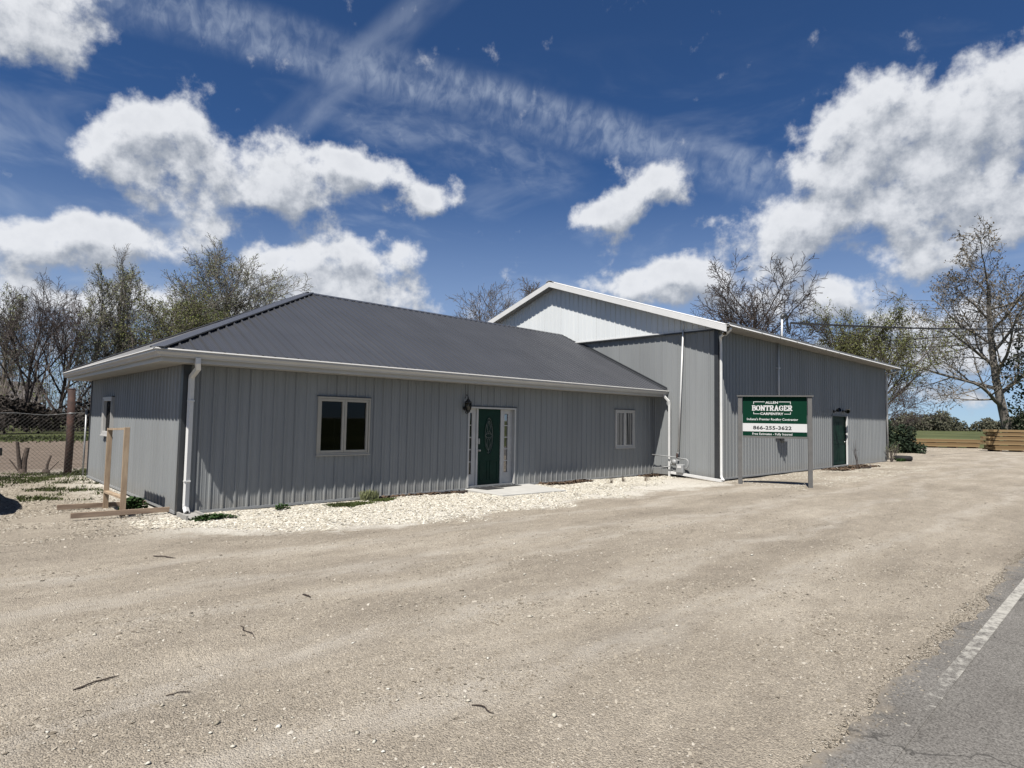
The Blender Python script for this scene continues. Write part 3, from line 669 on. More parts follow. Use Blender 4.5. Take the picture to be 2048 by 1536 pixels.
om.tube([WF(cx+(rx_+.012)*math.cos(2*math.pi*k/n),DD+.022,cz+(rz_+.012)*math.sin(2*math.pi*k/n)) for k in range(n+1)], .013, 6, False); om.build('oval_moulding','door_green',door)
cm = MB()      # leaded pattern
for sc in (.97,.80): cm.tube([WF(cx+rx_*sc*math.cos(2*math.pi*k/n),DD+.008,cz+rz_*sc*math.sin(2*math.pi*k/n)) for k in range(n+1)], .006 if sc>.9 else .004, 5, False)
for q in ([(0,.4),(.06,.2),(0,.05),(-.06,.2),(0,.4)],[(0,-.4),(.06,-.2),(0,-.05),(-.06,-.2),(0,-.4)],[(-.13,0),(-.05,.05),(.05,.05),(.13,0),(.05,-.05),(-.05,-.05),(-.13,0)],[(-.09,.3),(-.03,.12),(-.1,.03)],[(.09,.3),(.03,.12),(.1,.03)],[(-.09,-.3),(-.03,-.12),(-.1,-.03)],[(.09,-.3),(.03,-.12),(.1,-.03)],[(0,.4),(0,.47)],[(0,-.4),(0,-.47)]):
    cm.tube([WF(cx+a,DD+.008,cz+b) for a,b in q], .005, 5)
cm.build('lead_came','lead_came',door)
mb = MB(); mb.add([WF(cx+rx_*.985*math.cos(2*math.pi*k/n),DD-.004,cz+rz_*.985*math.sin(2*math.pi*k/n)) for k in range(n)], [tuple(range(n))]); mb.build('oval_pane','oval_glass',door)
mb = MB(); mb.box(7.115,7.165,DD+.02,DD+.045,1.13,1.27,W=WF); mb.build('keypad_lock','nickel',door, bevel=.006)
mb = MB(); mb.lathe(WF(7.142,DD+.02,.965),[(.030,0),(.030,-.006),(.012,-.010),(.012,-.035),(.028,-.045),(.030,-.060),(.018,-.070)],14,'y'); mb.build('door_knob','nickel',door,True)
# downspouts of the office
dsp = MB()
dsp.tube([(.045,-.565,2.76),(.045,-.565,2.665),(.075,-.50,2.575),(.095,-.10,2.455),(.10,-.068,2.40),(.105,-.068,.16),(.105,-.075,.09),(.095,-.20,.015)], 0, flat=(.030,.042)); dsp.build('downspout','white_metal',OFF)
mb = MB(); mb.tube([(.095,-.2005,.017),(.094,-.204,.0155)], 0, flat=(.025,.036)); mb.build('downspout_mouth','paint_black',OFF)
for z in (2.0,.55):
    mb = MB(); mb.box(.055,.155,-.118,-.02,z,z+.025); mb.build('downspout_strap','white_metal',OFF)
mb = MB(); mb.tube([(14.98,-.555,2.75),(14.98,-.60,2.66),(15.02,-.72,2.52),(15.045,-.735,2.40),(15.055,-.735,.02),(15.055,-.735,-.10)], 0, flat=(.036,.030)); mb.build('downspout','white_metal',OFF)
mb = MB(); mb.tube([(15.11,-.05,2.66),(15.09,-.05,.66)], .013, 8); mb.build('conduit','grey_trim',OFF)

# wall lantern
LAN = thing('wall_lantern', 'black coach lantern with glass shade beside the green door', 'lantern', (6.56,-.02,2.1))
mb = MB(); mb.lathe((6.56,-.022,2.05),[(.055,0),(.055,-.014),(.03,-.022)],14,'y'); mb.build('backplate','black_metal',LAN)
mb = MB(); mb.tube([(6.56,-.03,2.02),(6.56,-.07,1.93),(6.56,-.13,1.91),(6.56,-.16,1.945)], .010, 8); mb.tube([(6.56,-.024,2.3),(6.56,-.09,2.40),(6.56,-.15,2.36),(6.56,-.16,2.30)], .008, 8); mb.tube([(6.56,-.05,2.38),(6.56,-.03,2.66)], .005, 6); mb.build('bracket','black_metal',LAN)
c = (6.56,-.16,0)
mb = MB(); mb.lathe(c,[(.012,2.33),(.02,2.31),(.012,2.29),(.035,2.275),(.05,2.255),(.045,2.245),(.095,2.215),(.10,2.20),(.02,2.20)][::-1],12); mb.build('cap','black_metal',LAN,True)
mb = MB(); mb.lathe(c,[(.045,1.985),(.075,2.03),(.088,2.10),(.085,2.19)],12); mb.build('glass_shade','lamp_glass',LAN,True)
mb = MB()
for k in range(6):
    a = math.pi/3*k; mb.tube([(6.56+r*math.cos(a),-.16+r*math.sin(a),z) for r,z in ((.048,1.985),(.079,2.03),(.092,2.10),(.089,2.20))], .0045, 5)
mb.lathe(c,[(.02,1.93),(.05,1.955),(.052,1.985),(.02,1.99)],12); mb.build('cage','black_metal',LAN)
mb = MB(); mb.lathe(c,[(.012,1.99),(.012,2.06),(.022,2.09),(.018,2.13),(.004,2.15)],10); mb.build('bulb','paint_white',LAN,True)

# entrance slab and mats
mb = MB(); mb.add([(6.62,-.03,.0),(8.95,-.03,.0),(8.70,-1.62,-.008),(6.60,-1.45,-.008),(6.62,-.03,-.12),(8.95,-.03,-.12),(8.70,-1.62,-.12),(6.60,-1.45,-.12)], [(0,3,2,1),(4,5,6,7),(0,4,7,3),(3,7,6,2),(2,6,5,1),(1,5,4,0)])
tag(mb.build('entrance_slab','pad_concrete',bevel=.012), 'pale concrete slab in front of the green door', 'slab')
def doormat(pts, label):
    mb = MB(); n = len(pts); mb.add([(x,y,.012) for x,y in pts]+[(x,y,-.001) for x,y in pts], [tuple(range(n-1,-1,-1))]+[(k,(k+1)%n,n+(k+1)%n,n+k) for k in range(n)])
    return tag(mb.build('doormat','mat_black'), label, 'doormat', 'doormats at the office door')
doormat([(6.85,-.06),(6.95,-.52),(7.55,-.50),(7.50,-.08)], 'black doormat at the left foot of the green door')
doormat([(7.60,-.05),(7.66,-.30),(8.42,-.26),(8.36,-.05)], 'black doormat at the right foot of the green door')
# splash block
mb = MB(); mb.add([(-.04,-.10,.0),(.24,-.12,.0),(.32,-.66,-.025),(.02,-.66,-.025),(-.04,-.10,-.09),(.24,-.12,-.09),(.32,-.66,-.09),(.02,-.66,-.09)], [(0,3,2,1),(0,4,7,3),(3,7,6,2),(2,6,5,1),(1,5,4,0)])
mb.box(-.045,-.01,-.66,-.10,-.05,.03); mb.box(.245,.28,-.66,-.12,-.05,.03)
tag(mb.build('splash_block','concrete'), 'grey concrete splash block under the corner downspout', 'splash block')

# ------------------------------------------------------------------ the tall barn
BX0, BX1, BY0, YP, H2 = LX, 33.46, -2.44, 4.7, 4.86
BY1 = 2*YP-BY0; BS = 1/3.
BRN = thing('metal_barn', 'tall grey metal barn with white gable and white roof edge', 'building', (24.3, 4.7, 0))
WG = lambda u,d,z: (BX0-d, u, z)
WS = lambda u,d,z: (u, BY0-d, z)
gz = lambda u: 7.33-abs(u-YP)*BS
BD = (25.50, 27.36, .02, 2.21)
mb = MB(); mb.box(BX0+.08,BX1-.05,BY0+.06,BY1-.05,-.30,-.002); mb.build('foundation','foundation',BRN)
cw = MB(); core(cw, WS, BX0+.03, BX1-.01, .0, H2-.01, [BD]); sidew = cw.build('side_wall','dark_trim',BRN)
gm = MB(); y0,y1 = BY0+.16, BY1-.02
gm.add([(BX0+q,y,z) for q in (.03,.15) for y,z in ((y0,0),(y1,0),(y1,gz(y1)-.03),(YP,7.29),(y0,gz(y0)-.03))], [(0,1,2,3,4),(9,8,7,6,5)]+[(k,5+k,5+(k+1)%5,(k+1)%5) for k in range(5)])
gabw = gm.build('gable_wall','dark_trim',BRN)
mb = MB(); mb.box(BX1-.12,BX1,BY0,BY1,0,H2); mb.add([(BX1-q,y,z) for q in (0,.1) for y,z in ((BY0,H2),(BY1,H2),(YP,7.3))],[(0,1,2),(5,4,3),(0,3,4,1),(1,4,5,2),(2,5,3,0)]); mb.box(BX0,BX1-.13,BY1-.12,BY1,0,H2); mb.build('rear_walls','grey_steel',BRN)
panels(sidew, 'wall_panel', WS, BX0+.10, BX1-.06, const(.0), const(H2), BX0+.375, 'grey_steel', [BD])
panels(gabw, 'wall_panel', WG, BY0+.10, BY1-.1, const(.0), const(H2), BY0+.30, 'grey_steel')
WG2 = lambda u,d,z: (BX0-.075-d, u, z)
panels(gabw, 'gable_panel', WG2, BY0+.02, BY1-.02, const(H2+.05), gz, BY0+.42, 'white_steel')
mb = MB(); mb.box(BX0-.105,BX0+.0,BY0-.02,BY1+.02,H2+.012,H2+.048); mb.build('gable_ledge','white_metal',BRN)
mb = MB(); mb.box(BX0-.115,BX0-.02,BY0-.02,BY1+.02,H2-.03,H2+.011); mb.build('drip_trim','dark_trim',BRN)
mb = MB(); mb.box(BX0-.026,BX0+.10,BY0-.026,BY0-.004,-.04,H2); mb.box(BX0-.0265,BX0-.004,BY0-.0255,BY0+.105,-.04,H2); mb.build('corner_trim','dark_trim',BRN)
mb = MB(); mb.box(BX1-.07,BX1+.004,BY0-.026,BY0-.004,-.04,H2); mb.build('corner_trim','dark_trim',BRN)
mb = MB(); mb.box(BX0+.1,BD[0]-.06,-.004,.030,-.045,.010,W=WS); mb.build('base_trim','grey_trim',BRN); mb = MB(); mb.box(BD[1]+.06,BX1-.07,-.004,.030,-.045,.010,W=WS); mb.build('base_trim','grey_trim',BRN)
# roof: two slopes with ribs, overhanging half a metre
RO, RX0, RX1 = .53, BX0-.42, BX1+.40
zb = lambda y: 7.46-abs(y-YP)*BS
yE = BY0-RO
mb = MB(); e = .05
for sgn in (1,-1):
    yo = YP+sgn*(YP-yE)
    mb.add([(RX0,YP,zb(YP)),(RX1,YP,zb(YP)),(RX1,yo,zb(yo)),(RX0,yo,zb(yo)),(RX0,YP,zb(YP)-e),(RX1,YP,zb(YP)-e),(RX1,yo,zb(yo)-e),(RX0,yo,zb(yo)-e)],[(0,1,2,3),(7,6,5,4),(3,2,6,7),(0,3,7,4),(1,5,6,2)])
broof = mb.build('roof','white_roof',BRN)
CB = 1/math.hypot(1,BS)
for sgn in (1,-1):
    Wr = lambda u,d,s,sgn=sgn: (u, YP+sgn*(s), zb(YP+sgn*s)+.006+d)
    panels(broof,'roof_panel',Wr,RX0-.02,RX1+.02,const(0.),const(YP-yE+.03),RX0+.1,'white_roof',hM=.03)
cap((RX0-.03,YP,zb(YP)+.02),(RX1+.03,YP,zb(YP)+.02),(0,-1,-BS),(0,1,-BS),.18,.03).build('ridge_cap','white_roof',broof)
mb = MB()      # rake boards
for sgn in (1,-1):
    yo = YP+sgn*(YP-yE)
    for a in (RX0,):
        v = [(a-.025,YP,zb(YP)-.004),(a-.025,yo,zb(yo)-.004),(a-.025,yo,zb(yo)-.215),(a-.025,YP,zb(YP)-.215)]; w = [(x+.023,y,z) for x,y,z in v]
        mb.add(v+w,[(0,3,2,1) if sgn<0 else (0,1,2,3),(4,5,6,7),(0,1,5,4),(3,7,6,2),(1,2,6,5)])
mb.build('rake_board','white_metal',BRN)
mb = MB()
for sgn in (1,-1):
    yo = YP+sgn*(YP-yE-.02)
    v = [(RX0,YP,zb(YP)-.20),(BX0-.07,YP,zb(YP)-.20),(BX0-.07,yo,zb(yo)-.20),(RX0,yo,zb(yo)-.20)]; mb.add(v+[(x,y,z+.02) for x,y,z in v],[(0,1,2,3),(7,6,5,4),(0,3,7,4),(3,2,6,7)])
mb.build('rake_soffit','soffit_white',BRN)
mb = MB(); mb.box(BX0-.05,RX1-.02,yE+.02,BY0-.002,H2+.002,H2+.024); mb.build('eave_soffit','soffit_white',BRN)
mb = MB(); mb.box(RX0+.0,RX1-.0,yE-.003,yE+.018,H2-.015,zb(yE)-.052); mb.build('eave_fascia','shaded_white_metal',BRN)
pr = [(.0,H2-.005),(.065,H2-.005),(.072,H2+.02),(.105,H2+.062),(.105,H2+.096),(.116,H2+.100),(.116,H2+.106),(.096,H2+.106),(.096,H2+.065),(.06,H2+.008),(.006,H2+.004),(.006,H2+.09),(.0,H2+.09)]
mb = MB(); n = len(pr); mb.add([(x,yE-.004-o,z) for x in (RX0-.02,RX1+.02) for o,z in pr],[(k,(k+1)%n,n+(k+1)%n,n+k) for k in range(n)]+[tuple(range(n)),tuple(2*n-1-k for k in range(n))]); mb.build('gutter','shaded_white_metal',BRN)
mb = MB(); mb.add([(x,y,z) for x in (RX0-.02,RX1+.02) for y,z in ((yE+.04,zb(yE)+.045),(yE-.085,zb(yE)+.03),(yE-.150,zb(yE)-.045),(yE-.146,zb(yE)-.05),(yE-.08,zb(yE)+.018),(yE+.04,zb(yE)+.03))],[(0,6,7,1),(1,7,8,2),(2,8,9,3),(3,9,10,4),(4,10,11,5),(0,1,2,3,4,5),(11,10,9,8,7,6)]); mb.build('drip_edge','white_metal',BRN)
# gutter bracket straps show as little ticks on the bright edge
for k in range(8):
    mb = MB(); x = BX0+.3+k*1.5; mb.add([(x+dx,yE-.118+dy,zb(yE)-.005+dz) for dx in (0,.045) for dy,dz in ((-.034,-.04),(.034,.04),(.028,.046),(-.040,-.034))],[(0,1,2,3),(7,6,5,4),(0,4,5,1),(1,5,6,2),(2,6,7,3),(3,7,4,0)]); mb.build('gutter_strap','grey_trim',BRN)
# barn downspouts
mb = MB(); mb.tube([(14.88,yE-.06,H2-.02),(14.90,yE-.05,H2-.10),(15.10,BY0-.14,H2-.26),(15.23,BY0-.075,H2-.36),(15.25,BY0-.075,H2-.5),(15.26,BY0-.075,.13),(15.24,BY0-.085,.06),(15.16,BY0-.16,.0),(15.08,BY0-.24,-.03)], .047, 10); mb.build('downspout','white_metal',BRN,True)
mb = MB(); mb.tube([(14.96,-.86,.10),(14.96,-2.70,-.035)], 0, flat=(.05,.04)); mb.build('downspout_extension','white_metal',BRN)
mb = MB(); mb.tube([(RX1-.06,yE-.06,H2-.02),(RX1-.08,yE-.05,H2-.08),(BX1+.12,BY0-.08,H2-.28),(BX1+.07,BY0-.06,H2-.42),(BX1+.07,BY0-.06,.05)], .045, 8); mb.build('downspout','white_metal',BRN,True)
# steel door
bd = MB(); a,b,c,d = BD
bd.box(a-.05,a,-.14,.04,c-.02,d+.05,W=WS); bd.box(a,b,-.14,.04,d,d+.05,W=WS); fr = bd.build('door_frame','dark_trim',BRN)
mb = MB(); mb.box(b-.0,b+.06,-.14,.045,c-.02,d+.03,W=WS); mb.build('door_jamb','white_metal',fr)
for q0,q1 in ((a+.01,(a+b)/2-.004),((a+b)/2+.004,b-.01)):
    mb = MB(); mb.box(q0,q1,-.11,-.06,c+.03,d-.006,W=WS); w = q1-q0
    for (s0,s1,t0,t1) in ((.12,.88,.10,.46),(.12,.88,.54,.92)):
        for qq in ((q0+w*s0,q0+w*s0+.02,c+2.1*t0,c+2.1*t1),(q0+w*s1-.02,q0+w*s1,c+2.1*t0,c+2.1*t1),(q0+w*s0,q0+w*s1,c+2.1*t0,c+2.1*t0+.02),(q0+w*s0,q0+w*s1,c+2.1*t1-.02,c+2.1*t1)): mb.box(qq[0],qq[1],-.06,-.05,qq[2],qq[3],W=WS)
    leaf = mb.build('door_leaf','barn_door_green',BRN)
mb = MB(); mb.lathe((b-.12,BY0+.06,1.05),[(.035,0),(.03,-.02),(.014,-.03),(.014,-.05),(.034,-.06),(.03,-.085)],12,'y'); mb.build('door_knob','nickel',BRN,True)
mb = MB(); mb.box(b+.0605,b+.09,.0,.05,.0,.14,W=WS); mb.box(b+.0605,b+.085,.0,.05,.9,1.3,W=WS); mb.build('rusted_jamb_foot','rust',BRN)
mb = MB(); mb.box(a-.02,b+.06,-.14,.10,-.05,.018,W=WS); mb.build('door_sill','galvanised',BRN)
# things fixed to the barn
def floodlight(loc, dirs, label, m='black_metal', s=1.0):
    t = thing('floodlight', label, 'floodlight', loc, 'floodlights on the barn'); l = Vector(loc)
    mb = MB(); mb.lathe(loc,[(.055*s,0),(.055*s,-.03*s),(.02*s,-.045*s)],12,'y'); mb.build('mount',m,t)
    for d in dirs:
        d = Vector(d).normalized(); a = l+Vector((0,-.04*s,0)); b = a+d*.08*s; e = b+d*.13*s
        mb = MB(); mb.tube([a,b,b+d*.02*s,e],[.018*s,.02*s,.05*s,.078*s],12); mb.build('lamp_head',m,t)
        mb = MB(); mb.tube([e,e+d*.004],[.068*s,.066*s],12); mb.build('lens','lamp_glass',t)
floodlight((15.02,BY0-.22,4.845),[(-.5,-.6,-.9),(.55,-.45,-.8)],'white twin floodlight under the barn corner eave','white_metal',1.15)
floodlight((25.66,BY0-.02,2.42),[(-.3,-.8,.25)],'left of two black floodlights above the dark green barn door',s=1.25)
floodlight((26.80,BY0-.02,2.46),[(.5,-.8,.1),(-.4,-.8,-.1)],'right, double-headed black floodlight above the dark green barn door',s=1.2)
# gas meter with its riser
GAS = thing('gas_meter','grey gas meter with pipes at the foot of the grey gable wall','gas meter',(14.9,-1.2,-.05))
mb = MB(); mb.tube([(15.02,-1.27,4.93),(15.03,-1.09,.78)], .027, 10); mb.tube([(15.03,-1.27,4.92),(15.03,-1.27,5.12),(14.98,-1.30,5.16)], .016, 8); mb.build('vent_riser','white_metal',GAS,True)
mb = MB(); mb.tube([(15.03,-1.09,.78),(14.95,-1.09,.70),(14.95,-1.09,.60)], .022, 8); mb.tube([(14.95,-1.09,.62),(14.95,-.10,.66)], .018, 8); mb.tube([(14.95,-1.09,.60),(14.95,-1.45,.57),(14.95,-1.50,.52),(14.95,-1.50,.34),(14.95,-1.44,.28),(14.95,-1.36,.26)], .024, 8); mb.tube([(14.95,-.84,.50),(14.95,-.84,.40),(14.95,-.95,.36),(14.95,-1.05,.36)], .022, 8); mb.tube([(14.95,-.84,.50),(14.95,-1.2,.53)],.02,8); mb.tube([(14.95,-.80,.30),(14.95,-.45,.24),(14.95,-.18,.22),(14.95,-.12,.16),(14.95,-.12,-.1)],.016,8); mb.build('pipe','meter_grey',GAS,True)
mb = MB(); mb.box(14.86,15.03,-1.36,-1.09,.10,.40); mb.build('meter_body','meter_grey',GAS,bevel=.03)
mb = MB(); mb.lathe((14.90,-1.0,.46),[(.0,.04),(.05,.04),(.095,.012),(.095,-.012),(.05,-.05),(.02,-.06)],16,'x'); mb.build('regulator','meter_grey',GAS,True)
mb = MB(); mb.box(14.852,14.87,-1.30,-1.15,.27,.36); mb.build('dial','paint_white',GAS)
mb = MB(); mb.lathe((14.95,-1.09,.60),[(.034,.0),(.034,.10),(.028,.12),(.028,.16)],10); mb.build('valve','rust',GAS)
# electric service: meter box, conduit, mast
ELE = thing('electric_meter','white conduit and grey electric meter behind the green sign','electric meter',(19.72,BY0,1.2))
mb = MB(); mb.tube([(19.73,BY0-.075,4.84),(19.72,BY0-.075,1.95)],.036,10); mb.build('conduit','white_metal',ELE,True)
for z in (2.75,3.9): 
    mb = MB(); mb.box(19.63,19.81,BY0-.12,BY0-.02,z,z+.03); mb.build('strap','white_metal',ELE)
mb = MB(); mb.box(19.55,19.89,BY0-.19,BY0-.021,1.30,1.95); mb.build('meter_box','meter_grey',ELE,bevel=.01)
mb = MB(); mb.lathe((19.72,BY0-.19,1.68),[(.09,0),(.09,-.04),(.078,-.045),(.075,-.12),(.05,-.135)],18,'y'); mb.build('meter_dome','glass',ELE,True)
mb = MB(); mb.box(20.02,20.34,BY0-.15,BY0-.021,1.15,1.85); mb.build('breaker_panel','meter_grey',ELE,bevel=.01)
MST = thing('service_mast','white service mast with black looped wires above the barn roof','mast',(20.9,-2.2,4.9))
mb = MB(); mb.tube([(20.95,-2.15,4.95),(21.05,-2.12,6.02)],.036,10); mb.build('pipe','white_metal',MST,True)
mb = MB(); mb.tube([(21.05,-2.12,6.0),(21.06,-2.12,6.08),(21.14,-2.15,6.16),(21.26,-2.18,6.14),(21.32,-2.2,6.05)],[.06,.085,.095,.085,.06],10); mb.build('weatherhead','dark_trim',MST,True)
for k,(dx,dz) in enumerate(((.0,-.52),(.10,-.44),(.2,-.36))):
    mb = MB(); mb.tube([(21.30,-2.2,6.06),(21.34+dx*.4,-2.2,5.85),(21.38+dx*.5,-2.2,6.0+dz),(21.50+dx*.5,-2.22,5.95+dz),(21.62,-2.22,5.72+dx*.2),(21.66,-2.22,5.90)],.026,6); mb.build('loop_wire','wire',MST)
# overhead wires
def wire(p, q, sag, r, label):
    p, q = Vector(p), Vector(q); mb = MB(); n = 40
    mb.tube([p.lerp(q,i/n)-Vector((0,0,4*sag*(i/n)*(1-i/n))) for i in range(n+1)], r, 5); return tag(mb.build('power_line','wire'), label, 'power line', 'overhead wires')
UP = (92.,-9.3)
wire((21.66,-2.22,5.90),(UP[0],UP[1],14.2),.55,.045,'thick black service cable running from the roof mast to the right')
wire((82.5,21,12.9),(UP[0]-18,-4.2,11.55),.25,.06,'upper of the two thin wires crossing behind the barn roof')
wire((82.5,21,12.1),(UP[0]-18,-4.2,10.45),.25,.06,'lower of the two thin wires crossing behind the barn roof')

# ------------------------------------------------------------------ the sign
SA, SB = Vector((14.62,-3.47)), Vector((15.44,-5.20)); sdv = (SB-SA).normalized(); snv = Vector((sdv.y,-sdv.x))   # normal to the viewer
if snv.x > 0: snv = -snv
WSN = lambda u,d,z: (SA.x+sdv.x*u+snv.x*d, SA.y+sdv.y*u+snv.y*d, z)
SGN = thing('roadside_sign','green and white company sign on two grey posts beside the barn','sign',(15.03,-4.33,-.05))
SLn = (SB-SA).length
for u in (-.01, SLn): 
    mb = MB(); mb.box(u-.060,u+.060,-.060,.060,-.35,2.615,W=WSN); mb.build('post','sign_grey',SGN,bevel=.006)
mb = MB(); mb.box(-.10,SLn+.10,-.09,.09,2.617,2.652,W=WSN); mb.build('top_rail','sign_grey',SGN)
mb = MB(); mb.box(.066,SLn-.076,-.045,.045,1.37,1.43,W=WSN); mb.build('bottom_rail','sign_grey',SGN)
mb = MB(); mb.box(.0655,SLn-.0755,-.018,.012,1.432,2.612,W=WSN); pan = mb.build('panel','sign_green',SGN)
mb = MB(); mb.box(.0655,SLn-.0755,.0125,.0165,1.563,1.808,W=WSN); band_ = mb.build('number_band','paint_white',pan)
def text_mesh(body, u0, u1, z0, z1, d, m, parent, name='lettering', bold=.012):
    cu = bpy.data.curves.new('t','FONT'); cu.body = body; cu.size = 1; cu.offset = bold; cu.resolution_u = 3; cu.space_character = 1.05
    ob = bpy.data.objects.new('t', cu); col.objects.link(ob); dg = bpy.context.evaluated_depsgraph_get(); dg.update()
    me = bpy.data.meshes.new_from_object(ob.evaluated_get(dg)); bpy.data.objects.remove(ob); bpy.data.curves.remove(cu)
    n = len(me.vertices); co = np.empty(n*3, np.float32); me.vertices.foreach_get('co', co); co = co.reshape(-1,3)
    mn, mx = co.min(0), co.max(0); s = (co-mn)/np.maximum(mx-mn, 1e-6)
    out = np.array([WSN(u0+(u1-u0)*a, d, z0+(z1-z0)*b) for a,b,_ in s], np.float32); me.vertices.foreach_set('co', out.ravel()); me.update()
    me.materials.clear(); me.materials.append(M(m)); me.name = name
    o = bpy.data.objects.new(name, me); col.objects.link(o); adopt(o, parent); return o
text_mesh('ALLEN', .705, 1.055, 2.405, 2.475, .0145, 'paint_white', pan, bold=.03)
text_mesh('CARPENTRY', .560, 1.205, 2.066, 2.138, .0145, 'paint_white', pan, bold=.035)
text_mesh("Indiana's Premier Roofing Contractor", .185, 1.60, 1.880, 1.972, .0145, 'paint_white', pan, bold=.02)
text_mesh('866-255-3622', .358, 1.423, 1.622, 1.735, .0185, 'paint_black', pan, bold=.03)
text_mesh('Free Estimates - Fully Insured', .335, 1.44, 1.440, 1.526, .0145, 'paint_white', pan, bold=.02)
# slab-serif capitals drawn as strokes on a unit cell
GL = {'B':(.72,[[(.14,0),(.14,1)],[(.0,1),(.42,1),(.6,.92),(.6,.62),(.42,.53),(.14,.53)],[(.42,.53),(.66,.44),(.66,.1),(.44,0),(0,0)]]),
'O':(.8,[[(.4,1),(.14,.88),(.04,.5),(.14,.12),(.4,0),(.66,.12),(.76,.5),(.66,.88),(.4,1)]]),
'N':(.86,[[(.14,0),(.14,1),(.70,0),(.70,1)],[(0,0),(.3,0)],[(0,1),(.18,1)],[(.56,1),(.84,1)]]),
'T':(.74,[[(.36,0),(.36,1)],[(.02,.78),(.02,1),(.70,1),(.70,.78)],[(.2,0),(.52,0)]]),
'R':(.8,[[(.14,0),(.14,1)],[(.0,1),(.44,1),(.62,.9),(.62,.6),(.44,.5),(.14,.5)],[(.38,.5),(.62,0),(.8,0)],[(0,0),(.3,0)]]),
'A':(.86,[[(.12,0),(.42,1),(.72,0)],[(.22,.34),(.62,.34)],[(0,0),(.28,0)],[(.56,0),(.86,0)]]),
'G':(.82,[[(.70,.72),(.68,.9),(.42,1),(.15,.88),(.04,.5),(.15,.12),(.42,0),(.70,.10),(.70,.44)],[(.48,.44),(.8,.44)]]),
'E':(.72,[[(.14,0),(.14,1)],[(.0,1),(.62,1),(.62,.78)],[(.14,.52),(.48,.52)],[(.0,0),(.66,0),(.66,.24)]])}
def strokes(word, u0, u1, z0, z1, d, w, parent):
    tot = sum(GL[c][0] for c in word)+.14*(len(word)-1); k = (u1-u0)/tot; h = z1-z0; mb = MB(); x = 0; dd = d
    for c in word:
        gw, st = GL[c]
        for s in st:
            for a, b in zip(s, s[1:]):
                p = Vector((u0+(x+a[0])*k, z0+a[1]*(h-w)+w/2)); q = Vector((u0+(x+b[0])*k, z0+b[1]*(h-w)+w/2)); t = (q-p).normalized(); nn = Vector((-t.y,t.x))
                ww = w*.5*(1.15 if abs(t.y) > .5 else .72); p -= t*ww*.6; q += t*ww*.6; dd += 2e-5
                mb.quad(*[WSN(v.x,dd,v.y) for v in (p-nn*ww,q-nn*ww,q+nn*ww,p+nn*ww)])
        x += gw+.14
    return mb.build('lettering','paint_white',parent)
strokes('BONTRAGER', .335, 1.442, 2.188, 2.358, .0150, .030, pan)
mb = MB()
for (a,b,c,d) in ((.368,.685,2.452,2.468),(.368,.384,2.392,2.451),(1.075,1.404,2.452,2.468),(1.388,1.404,2.392,2.451),(.368,.545,2.088,2.104),(.368,.384,2.105,2.152),(1.222,1.404,2.088,2.104),(1.388,1.404,2.105,2.152)): mb.box(a,b,.0125,.0148,c,d,W=WSN)
mb.build('logo_bracket','paint_white',pan)

# ------------------------------------------------------------------ lumber stand by the office end
FR = thing('lumber_stand','bare two-by-four stand with two posts in front of the office end wall','stand',(-.75,1.2,-.05))
mb = MB(); mb.box(-.795,-.706,.50,.538,-.06,1.515); mb.build('post','lumber_new',FR,bevel=.003)
mb = MB(); mb.obox((-.735,2.02,.68),(.0445,0,0),(0,.019,0),(0,0,.79)); mb.build('post','lumber_new',FR,bevel=.003)
mb = MB(); mb.add([(x,y,z+dz) for dz in (0,.038) for x,y,z in ((-.795,.538,1.47),(-.706,.538,1.47),(-.69,2.0,1.43),(-.78,2.0,1.43))],[(3,2,1,0),(4,5,6,7),(0,1,5,4),(1,2,6,5),(2,3,7,6),(3,0,4,7)]); mb.build('top_board','lumber_new',FR)
mb = MB(); mb.add([(x,y,z+dz) for dz in (0,.038) for x,y,z in ((-.80,.54,.25),(-.705,.54,.25),(-.69,2.0,.215),(-.785,2.0,.215))],[(3,2,1,0),(4,5,6,7),(0,1,5,4),(1,2,6,5),(2,3,7,6),(3,0,4,7)]); mb.build('lower_board','lumber_new',FR)
mb = MB(); mb.obox((-.755,.475,.018),(.75,-.03,-.006),(.001,.019,0),(0,0,.044)); mb.build('runner','lumber_run',FR,bevel=.003)
mb = MB(); mb.obox((-.73,2.065,-.03),(.77,.02,-.018),(0,.019,0),(0,0,.046)); mb.build('runner','lumber_run',FR,bevel=.003)

# ------------------------------------------------------------------ fence, pipe post, stumps
FE = thing('chain_link_fence','rusty chain-link fence running left from the office back corner','fence',(-3,9.2,-.05))
mb = MB(); FY = 9.2; z0f, step, r_ = -.02, .105, .0032
def ftop(x): return 1.75-.06*math.sin(max(0,-x)*1.3)+.02*math.sin(-x*5)
x = -7.5
W_ = 7.5; n = int((W_+1.8)/step)
for k in range(-18, int(W_/step)+1):
    for sgn in (1,-1):
        a = -W_+k*step if sgn>0 else -W_+(k+18)*step
        pts = []; m = 0
        while True:
            xx = a+sgn*m*step/2; zz = z0f+m*step/2
            if zz > 1.72: break
            if -W_ <= xx <= -.03: pts.append((xx, FY+(.004 if (m%2)^(sgn>0) else -.004), min(zz, ftop(xx))))
            m += 1
        if len(pts) > 1: mb.tube(pts, r_, 3, False)
mb.build('mesh','old_wire',FE)
mb = MB(); mb.tube([(x,FY,ftop(x)+.004) for x in np.linspace(-7.5,-.02,40)], .005, 5); mb.build('top_wire','galvanised',FE)
for x in (-.02,-3.1,-6.2):
    mb = MB(); mb.tube([(x,FY+.01,-.3),(x,FY+.01,1.82)], .024, 10); mb.lathe((x,FY+.01,1.82),[(.028,0),(.028,.02),(.01,.035)],10); mb.build('post','galvanised',FE,True)
PP = thing('pipe_post','thick rusty brown steel pipe post behind the chain-link fence','post',(-.28,9.93,-.05))
